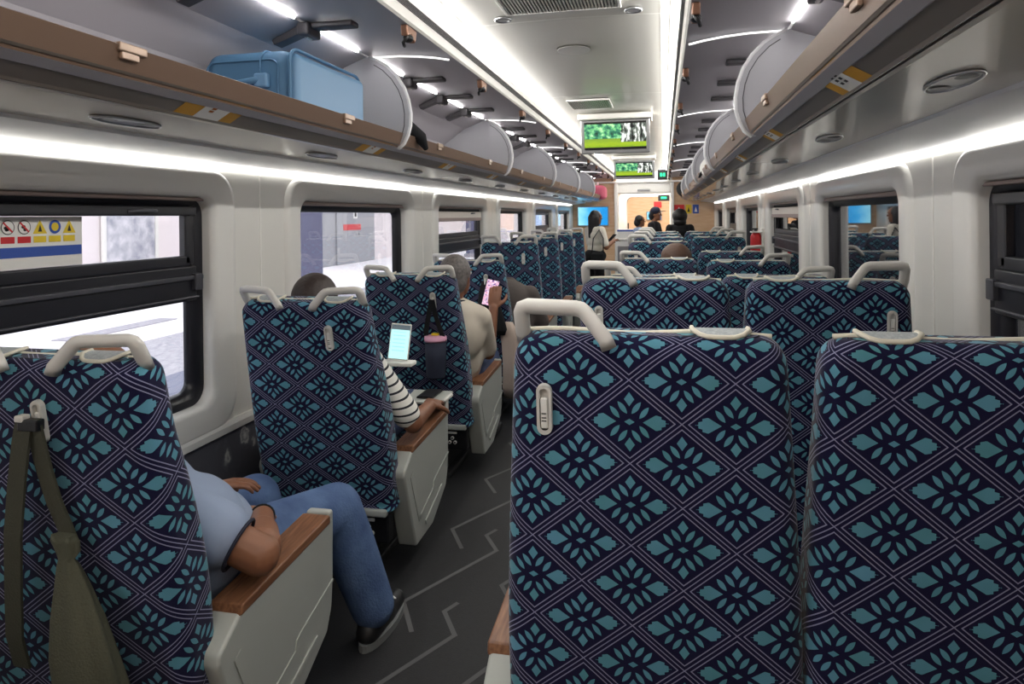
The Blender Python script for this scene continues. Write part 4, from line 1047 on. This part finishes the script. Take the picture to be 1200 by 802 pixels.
def seated(name_label, x, y, zh, lean=0, shirt='ivory', trousers='jeansdark', hair='hairblack', hairscale=(.088, .105, .10), armR=None, armL=None, vox=.010, sleeve=.75, skin='skin2', headdx=0, headdy=.0, drop=0, collar=None, look=(0, 1, -.3), grey=None):
    """seated passenger: x,y of the pelvis, zh crown height"""
    t = thing('person', name_label, 'person', (x, y, 0)); o = V3((x, y, 0))
    hd = V3((headdx, -.12 + headdy, zh - .125 - drop)); neck = V3((headdx * .8, -.13 + headdy * .6, zh - .25 - drop * .45)); chest = V3((headdx * .5, -.12 + headdy * .5, zh - .40)); pel = V3((0, .02, .54))
    shR, shL = chest + V3((.175, 0, .05)), chest + V3((-.175, 0, .05))
    elR = (V3(armR[0]) - o) if armR else shR + V3((.07, .08, -.22)); wrR = (V3(armR[1]) - o) if armR else elR + V3((-.12, .22, .02))
    elL = (V3(armL[0]) - o) if armL else shL + V3((-.07, .08, -.22)); wrL = (V3(armL[1]) - o) if armL else elL + V3((.12, .22, .02))
    hips = [V3((s * .095, .04, .53)) for s in (-1, 1)]; knees = [V3((s * .11, .44, .53)) for s in (-1, 1)]; ank = [V3((s * .11, .50, .09)) for s in (-1, 1)]
    b = MB(); head(b, hd, look, (0, -.1, 1)); b.cone(hd - V3((0, .01, .05)), .052, neck, .055); torso(b, pel, chest, neck, shL, shR, -.015)
    limb(b, shR, elR, wrR, (.044, .040, .028)); limb(b, shL, elL, wrL, (.044, .040, .028))
    dR, dL = (wrR - elR).normalized(), (wrL - elL).normalized()
    hand(b, wrR, dR, (.2, -.3, 1), 1, .6); hand(b, wrL, dL, (-.2, -.3, 1), -1, .6)
    for h, k, a in zip(hips, knees, ank): limb(b, h, k, a, (.068, .052, .038))
    remeshed(b, 'body', skin, .0058, t, 3)
    s = MB(); torso(s, pel, chest, neck, shL, shR, .008); s.ell(chest + V3((0, -.01, -.03)), (.205, .145, .19)); s.ell(pel.lerp(chest, .4), (.19, .155, .20))
    for sh_, el_, wr_ in ((shR, elR, wrR), (shL, elL, wrL)):
        if sleeve <= 1: s.cone(sh_, .062, sh_.lerp(el_, sleeve), .058)
        else: s.cone(sh_, .064, el_, .056); s.cone(el_, .056, el_.lerp(wr_, sleeve - 1), .044)
    so_ = remeshed(s, 'shirt', shirt, .011, t, 16)
    if collar:
        c = MB(); nb = neck.lerp(chest, .12); c.tube([nb + V3((.078 * math.cos(2 * PI * k / 24), .074 * math.sin(2 * PI * k / 24) + .005, -.012 * math.sin(2 * PI * k / 24))) for k in range(24)], .012, closed=True, n=8)
        c.obj('collar', collar, so_)
    j = MB(); j.ell(pel, (.165, .15, .10))
    for h, k, a in zip(hips, knees, ank): j.cone(h, .088, k, .070); j.cone(k, .070, k.lerp(a, .92), .055)
    remeshed(j, 'trousers', trousers, .013, t, 5)
    for a in ank:
        f = MB(); f.cone(a + V3((0, -.03, -.045)), .042, a + V3((0, .14, -.052)), .036); f.cone(a + V3((0, 0, -.03)), .042, a + V3((0, 0, .03)), .042); remeshed(f, 'shoe', 'shoe', .011, t, 3)
    h = MB(); h.ell(hd + V3((0, -.022, .028)), hairscale); h.ell(hd + V3((0, -.05, -.02)), (hairscale[0] * .9, .07, .08)); remeshed(h, 'hair', hair, .009, t, 3)
    eyes(hd, look, (0, -.1, 1), t)
    return t
# L2 striped passenger
seated('dark-haired person in a black and white striped top in the second left seat', LX, 2.66, 1.205, shirt='stripes', hair='hairbrown', armR=((-.585, 2.585, .60), (-.60, 2.83, .60)), sleeve=.86, headdx=-.06, headdy=-.03, trousers='jeansdark')
# L3 grey-haired passenger with phone
seated('grey-haired person in a beige top holding a phone in the third left seat', -.80, 3.78, 1.215, shirt='sand', hair='hairgrey', armR=((-.60, 3.86, .63), (-.585, 3.93, .88)), armL=((-1.0, 3.9, .64), (-.78, 4.05, .72)), sleeve=.85, headdx=.07, headdy=.0, look=(.3, 1, -.4), collar='cuff')
# L4 passenger
seated('person in a taupe jacket and jeans leaning into the aisle in the fourth left seat', -.715, 4.93, 1.20, shirt='taupe', hair='hairbrown', sleeve=1.7, headdx=-.04, headdy=.30, drop=.24, trousers='jeans', look=(.1, 1, -.8))
# R4 passenger, only the crown shows
seated('brown-haired person whose crown shows above the fourth right aisle seat', .42, 4.97, 1.225, headdx=.065, shirt='navy', hair='hairchestnut', hairscale=(.105, .11, .10), sleeve=1.6)

# phones and tablet
def phone(label, loc, rot, sz, m, name='phone', cat='phone', case='phone'):
    t = thing(name, label, cat, loc, rot); w, h = sz
    b = MB(); b.rbox(-w / 2, w / 2, 0, .009, -h / 2, h / 2, .004); b.obj('body', case, t)
    q = MB(); a, c = w / 2 - .004, h / 2 - .006; q.quad([(-a, -.001, -c), (a, -.001, -c), (a, -.001, c), (-a, -.001, c)], 0, [(0, 0), (1, 0), (1, 1), (0, 1)]); q.obj('display', m, t)
phone('phone with a pink page in the grey-haired person\'s hand', (-.615, 3.985, .965), (math.radians(-14), math.radians(10), math.radians(-8)), (.085, .165), 'chat')
phone('white phone stand with a pale glowing screen in front of the striped passenger', (-.676, 2.68, .905), (math.radians(-12), math.radians(4), math.radians(4)), (.088, .15), 'tablet', 'tablet', 'tablet', 'plate')
t = thing('phone_ledge', 'small white ledge holding the glowing tablet', 'holder', (-.672, 2.68, .83)); b = MB(); b.rbox(-.085, .06, -.035, .03, -.022, -.004, .006); b.prism([(-.03, -.02), (.03, -.02), (.05, -.30), (.035, -.30)], 'x', -.085, -.05, bev=.003); b.obj('ledge', 'plate', t)
# tray table unfolded from the second left armrest
t = thing('tray_table', 'pale grey folding tray out of the second left armrest', 'tray', (-.68, 3.0, .585)); b = MB(); b.rbox(-.10, .10, -.10, .11, 0, .012, .005); b.rbox(-.26, -.105, -.06, .11, 0, .012, .005); b.obj('tray_leaf', 'shell', t)
b = MB(); b.cyl((.105, -.05, .006), (.105, .06, .006), .009); b.rbox(.085, .105, -.02, .02, -.06, .0, .004); b.obj('tray_arm', 'plastic', t)
t = thing('phone', 'dark phone lying on the unfolded grey tray', 'phone', (-.665, 3.02, .598)); b = MB(); b.rbox(-.04, .04, -.075, .075, 0, .009, .004); b.obj('body', 'phone', t); b = MB(); b.quad([(-.035, -.068, .0095), (.035, -.068, .0095), (.035, .068, .0095), (-.035, .068, .0095)]); b.obj('display', 'black', t)

def standing(label, x, y, H, face, shirt, trousers, hairm, arms, long_hair=False, cap=None, skin='skin1', sleeve=.8, big=False):
    t = thing('person', label, 'person', (x, y, 0)); k = H / 1.7
    f = V3(face).normalized(); lat = V3((f.y, -f.x, 0)); up = V3((0, 0, 1))
    W = lambda r, fw, z: lat * r * k + f * fw * k + up * z * k
    hd, neck, chest, pel = W(0, .03, 1.575), W(0, 0, 1.44), W(0, .0, 1.29), W(0, 0, .98)
    shR, shL = W(.18, 0, 1.37), W(-.18, 0, 1.37)
    (eR, wR), (eL, wL) = [(W(*a), W(*c)) for a, c in arms]
    b = MB(); head(b, hd, f + V3((0, 0, -.25)), up, .1 * k); b.cone(hd - up * .05, .05 * k, neck, .055 * k); torso(b, pel, chest, neck, shL, shR, -.02, k)
    limb(b, shR, eR, wR, (.045, .038, .027)); limb(b, shL, eL, wL, (.045, .038, .027))
    hand(b, wR, (wR - eR), up + f * -.3, 1, .7, k); hand(b, wL, (wL - eL), up + f * -.3, -1, .7, k)
    legs = []
    for s in (-1, 1):
        h, kn, a = W(s * .09, 0, .93), W(s * .10, .02, .50), W(s * .105, -.01, .09); legs.append((h, kn, a)); limb(b, h, kn, a, (.075, .052, .036))
    remeshed(b, 'body', skin, .007, t, 3)
    s = MB(); torso(s, pel, chest, neck, shL, shR, -.002, k)
    for sh_, el_, wr_ in ((shR, eR, wR), (shL, eL, wL)): s.cone(sh_, .062, sh_.lerp(el_, sleeve), .055)
    remeshed(s, 'shirt', shirt, .012, t, 5)
    j = MB(); j.ell(pel - up * .02, (.165, .165, .11))
    for h, kn, a in legs: j.cone(h, .092, kn, .066); j.cone(kn, .066, kn.lerp(a, .95), .052)
    remeshed(j, 'trousers', trousers, .014, t, 5)
    for h, kn, a in legs:
        g = MB(); g.cone(a - up * .045 - f * .03, .042, a - up * .052 + f * .14, .036); g.cone(a - up * .03, .042, a + up * .03, .042); remeshed(g, 'shoe', 'shoe', .012, t, 3)
    hm = MB(); hm.ell(hd + up * .025 - f * .022, (.092 * k, .092 * k, .10 * k)); hm.ell(hd - f * .055 - up * .03, (.075 * k, .07 * k, .085 * k))
    if big:
        hm.ell(hd - f * .02 + up * .01, (.135 * k, .125 * k, .135 * k)); hm.ell(hd - f * .03 - up * .09, (.115 * k, .10 * k, .09 * k))
    if long_hair:
        hm.cone(hd - f * .06, .078 * k, hd - f * .085 - up * .26, .052 * k)
        for s_ in (-1, 1): hm.cone(hd - f * .03 + lat * s_ * .062 * k, .045 * k, hd - f * .03 + lat * s_ * .07 * k - up * .22, .035 * k)
    remeshed(hm, 'hair', hairm, .010, t, 3)
    if cap:
        c = MB(); c.ell(hd + up * .055 - f * .005, (.098 * k, .105 * k, .085 * k)); cp = remeshed(c, 'cap', cap, .010, t, 3)
        c = MB(); c.prism([(p[0], p[1]) for p in rrect(0, 0, .085 * k, .065 * k, .05)], 'z', 0, .008, bev=.003)
        q = c.obj('cap_peak', cap, cp); q.location = hd + up * .052 * k + f * .125 * k; q.rotation_euler = (math.radians(-8) * f.y, 0, math.atan2(-f.x, f.y))
    eyes(hd, f + V3((0, 0, -.25)), up, t, .1 * k); return t
standing('standing woman with long black hair and ivory top looking at a phone', -.56, 9.86, 1.50, (.75, .66, 0), 'ivory', 'softblack', 'hairblack',
         (((.24, .05, 1.10), (.10, .30, 1.19)), ((-.22, .06, 1.10), (-.08, .30, 1.17))), True, sleeve=.8)
t = thing('shoulder_bag', 'black shoulder bag at the standing woman\'s side', 'bag', (-.50, 9.62, .80)); b = MB(); b.rbox(-.09, .09, -.04, .04, -.12, .1, .03); b.obj('body', 'softblack', t); b = MB(); b.tube([(-.08, 0, .09), (-.06, .02, .3), (.02, .06, .42), (.08, .02, .3), (.08, 0, .09)], .008); b.obj('strap', 'softblack', t)
phone('dark phone in the standing woman\'s hands', (-.33, 10.03, 1.10), (math.radians(-50), 0, math.radians(-48)), (.075, .15), 'phone')
standing('standing man in a navy cap and dark shirt near the end doorway', .25, 12.0, 1.545, (.8, -.25, 0), 'softblack', 'jeansdark', 'hairblack', (((.24, .05, 1.10), (.14, .28, 1.20)), ((-.24, .05, 1.10), (-.14, .28, 1.14))), cap='navy', sleeve=.85)
standing('standing person with full black hair in black, facing the end wall on the right', .66, 11.2, 1.50, (.1, 1, 0), 'softblack', 'softblack', 'hairblack', (((.24, .05, 1.08), (.20, .2, .92)), ((-.24, .05, 1.08), (-.20, .2, .92))), long_hair=False, sleeve=.9, big=True)
standing('person in a pale blue shirt leaning beside the capped man', -.02, 12.35, 1.42, (.9, .3, 0), 'paleblue', 'jeansdark', 'hairblack', (((.24, .05, 1.08), (.20, .2, .92)), ((-.24, .05, 1.08), (-.20, .2, .92))), sleeve=.9)

# ------------------------------------------------------------------ outside, left: the station platform
o = MB(); o.box(-4.05, -1.62, -8, 70, -.3, -.0, 0); o.box(-5.6, -4.05, -8, 70, -.3, 0, 1); o.box(-9.3, -5.6, -8, 70, -.3, 0, 2)
struct(tag(o.obj('platform_paving', ['platedge', 'tactile', 'platform']), 'pale platform paving outside the left windows', 'platform'))
o = MB(); o.box(-9.6, -9.3, -8, 18.3, 0, 4.2); o.box(-9.6, -9.3, 22.0, 70, 0, 4.2)
struct(tag(o.obj('station_wall', 'station'), 'pale station wall across the platform', 'wall'))
o = MB(); o.box(-9.7, -9.3, 18.3, 22.0, 0, 4.2); struct(tag(o.obj('station_recess', 'door_grey'), 'grey steel wall section across the platform', 'wall'))
t = thing('station_door', 'grey double door with a red band seen through the second left window', 'door', (-9.29, 20.3, 0))
b = MB(); b.rbox(-.01, .04, -1.15, 1.1, 0, 2.7, .02); b.obj('door_leaf', 'door_grey', t)
b = MB(); b.rbox(.035, .05, -.75, .5, 1.05, 1.24, .01); b.obj('red_band', 'red', t)
b = MB(); b.rbox(.035, .05, -.05, .25, 1.42, 1.76, .01); b.rbox(.05, .056, .04, .16, 1.48, 1.70, .004, 1); b.obj('door_notice', ['plate', 'ink'], t)
b = MB(); b.ell((.06, .35, .92), (.03, .04, .04)); b.obj('door_knob', 'steel', t)
for i, (x, y, lab) in enumerate(((-6.2, 11.5, 'lilac-grey station column nearest the left window pillar'), (-6.2, 24, 'farther lilac-grey station column'), )):
    t = thing('station_column', lab, 'column', (x, y, 0)); b = MB(); b.rbox(-.3, .3, -.42, .42, 0, 4.0, .03); b.obj('shaft', 'lilac', t); b = MB(); b.rbox(-.36, .36, -.48, .48, 0, .12, .02); b.obj('plinth', 'tactile', t)
t = thing('notice_board', 'grey station notice board seen through the nearest left window', 'notice board', (-9.28, 10.9, .4))
b = MB(); b.rbox(0, .05, -.6, .6, 0, 1.6, .02); b.obj('board', 'poster', t); b = MB(); b.rbox(0, .07, -.68, -.6, -.1, 1.7, .02); b.rbox(0, .07, .6, .68, -.1, 1.7, .02); b.obj('frame', 'plate', t)
t = thing('banner_stand', 'white banner with red lettering blocks outside the nearest left window', 'banner', (-8.6, 11.6, 0))
b = MB(); b.rbox(-.02, .02, -.2, .2, .05, 1.9, .01); b.obj('banner', 'plate', t); b = MB(); b.rbox(.02, .026, -.12, .12, .62, 1.0, .01); b.rbox(.02, .026, -.1, .1, 1.1, 1.25, .01); b.obj('print', 'red', t); b = MB(); b.rbox(-.2, .2, -.2, .2, 0, .06, .02); b.obj('foot', 'steel', t)
# drain slots in the paving
for i, (x, y) in enumerate(((-6.6, 7.7),)):
    b = MB(); b.box(x - .15, x + .15, y - .9, y + .9, .0, .012); tag(b.obj('drain_cover', 'tactile'), 'long grey drain cover in the pale platform paving', 'drain')
# outside, right: added dark wall, roof, floor and ends that block the sky light
o = MB(); o.box(2.6, 2.8, -8, 40, -1, 4.6); o.box(1.5, 2.8, -8, 40, 3.2, 3.4); o.box(1.5, 2.8, -8, 40, -1, -.9); o.box(1.5, 2.8, -8.2, -8, -1, 3.4); o.box(1.5, 2.8, 40, 40.2, -1, 3.4)
struct(tag(o.obj('sky_blocker', 'darkout'), 'dark enclosure added outside the right windows to block the sky light', 'wall'))

# ------------------------------------------------------------------ light, camera
wd = bpy.data.worlds.new('World'); SC.world = wd; wd.use_nodes = True
bg = wd.node_tree.nodes['Background']; bg.inputs[0].default_value = (.93, .95, 1, 1); bg.inputs[1].default_value = .6

cd = bpy.data.cameras.new('camera'); cam = bpy.data.objects.new('camera', cd); COL.objects.link(cam); SC.camera = cam
F_, A_, ROLL = 803.0, math.atan(177 / 803.0), .012
cd.sensor_width = 36; cd.lens = F_ / 1200 * 36; cd.clip_start = .02; cd.clip_end = 200
cd.shift_x = 0; cd.shift_y = -(401 - 254) / 1200
fwd = V3((-math.sin(A_), math.cos(A_), 0)); up = V3((0, 0, 1)); right = V3((math.cos(A_), math.sin(A_), 0))
c_, s_ = math.cos(ROLL), math.sin(ROLL)
r2 = right * c_ - up * s_; u2 = right * s_ + up * c_
# picture content turns counter-clockwise by ROLL
r2 = right * c_ - up * s_ * 1; u2 = up * c_ + right * s_
mt = Matrix((r2, u2, -fwd)).transposed().to_4x4(); mt.translation = V3((.40, 0, 1.42)); cam.matrix_world = mt

SC.view_settings.view_transform = 'Standard'; SC.view_settings.look = 'None'; SC.view_settings.gamma = 1; SC.view_settings.use_curve_mapping = False
SC.view_settings.exposure = 2.22
SC.cycles.use_denoising = True
SC.cycles.max_bounces = 8; SC.cycles.diffuse_bounces = 4; SC.cycles.glossy_bounces = 3; SC.cycles.transparent_max_bounces = 12
SC.cycles.caustics_reflective = False; SC.cycles.caustics_refractive = False
SC.cycles.sample_clamp_indirect = 6
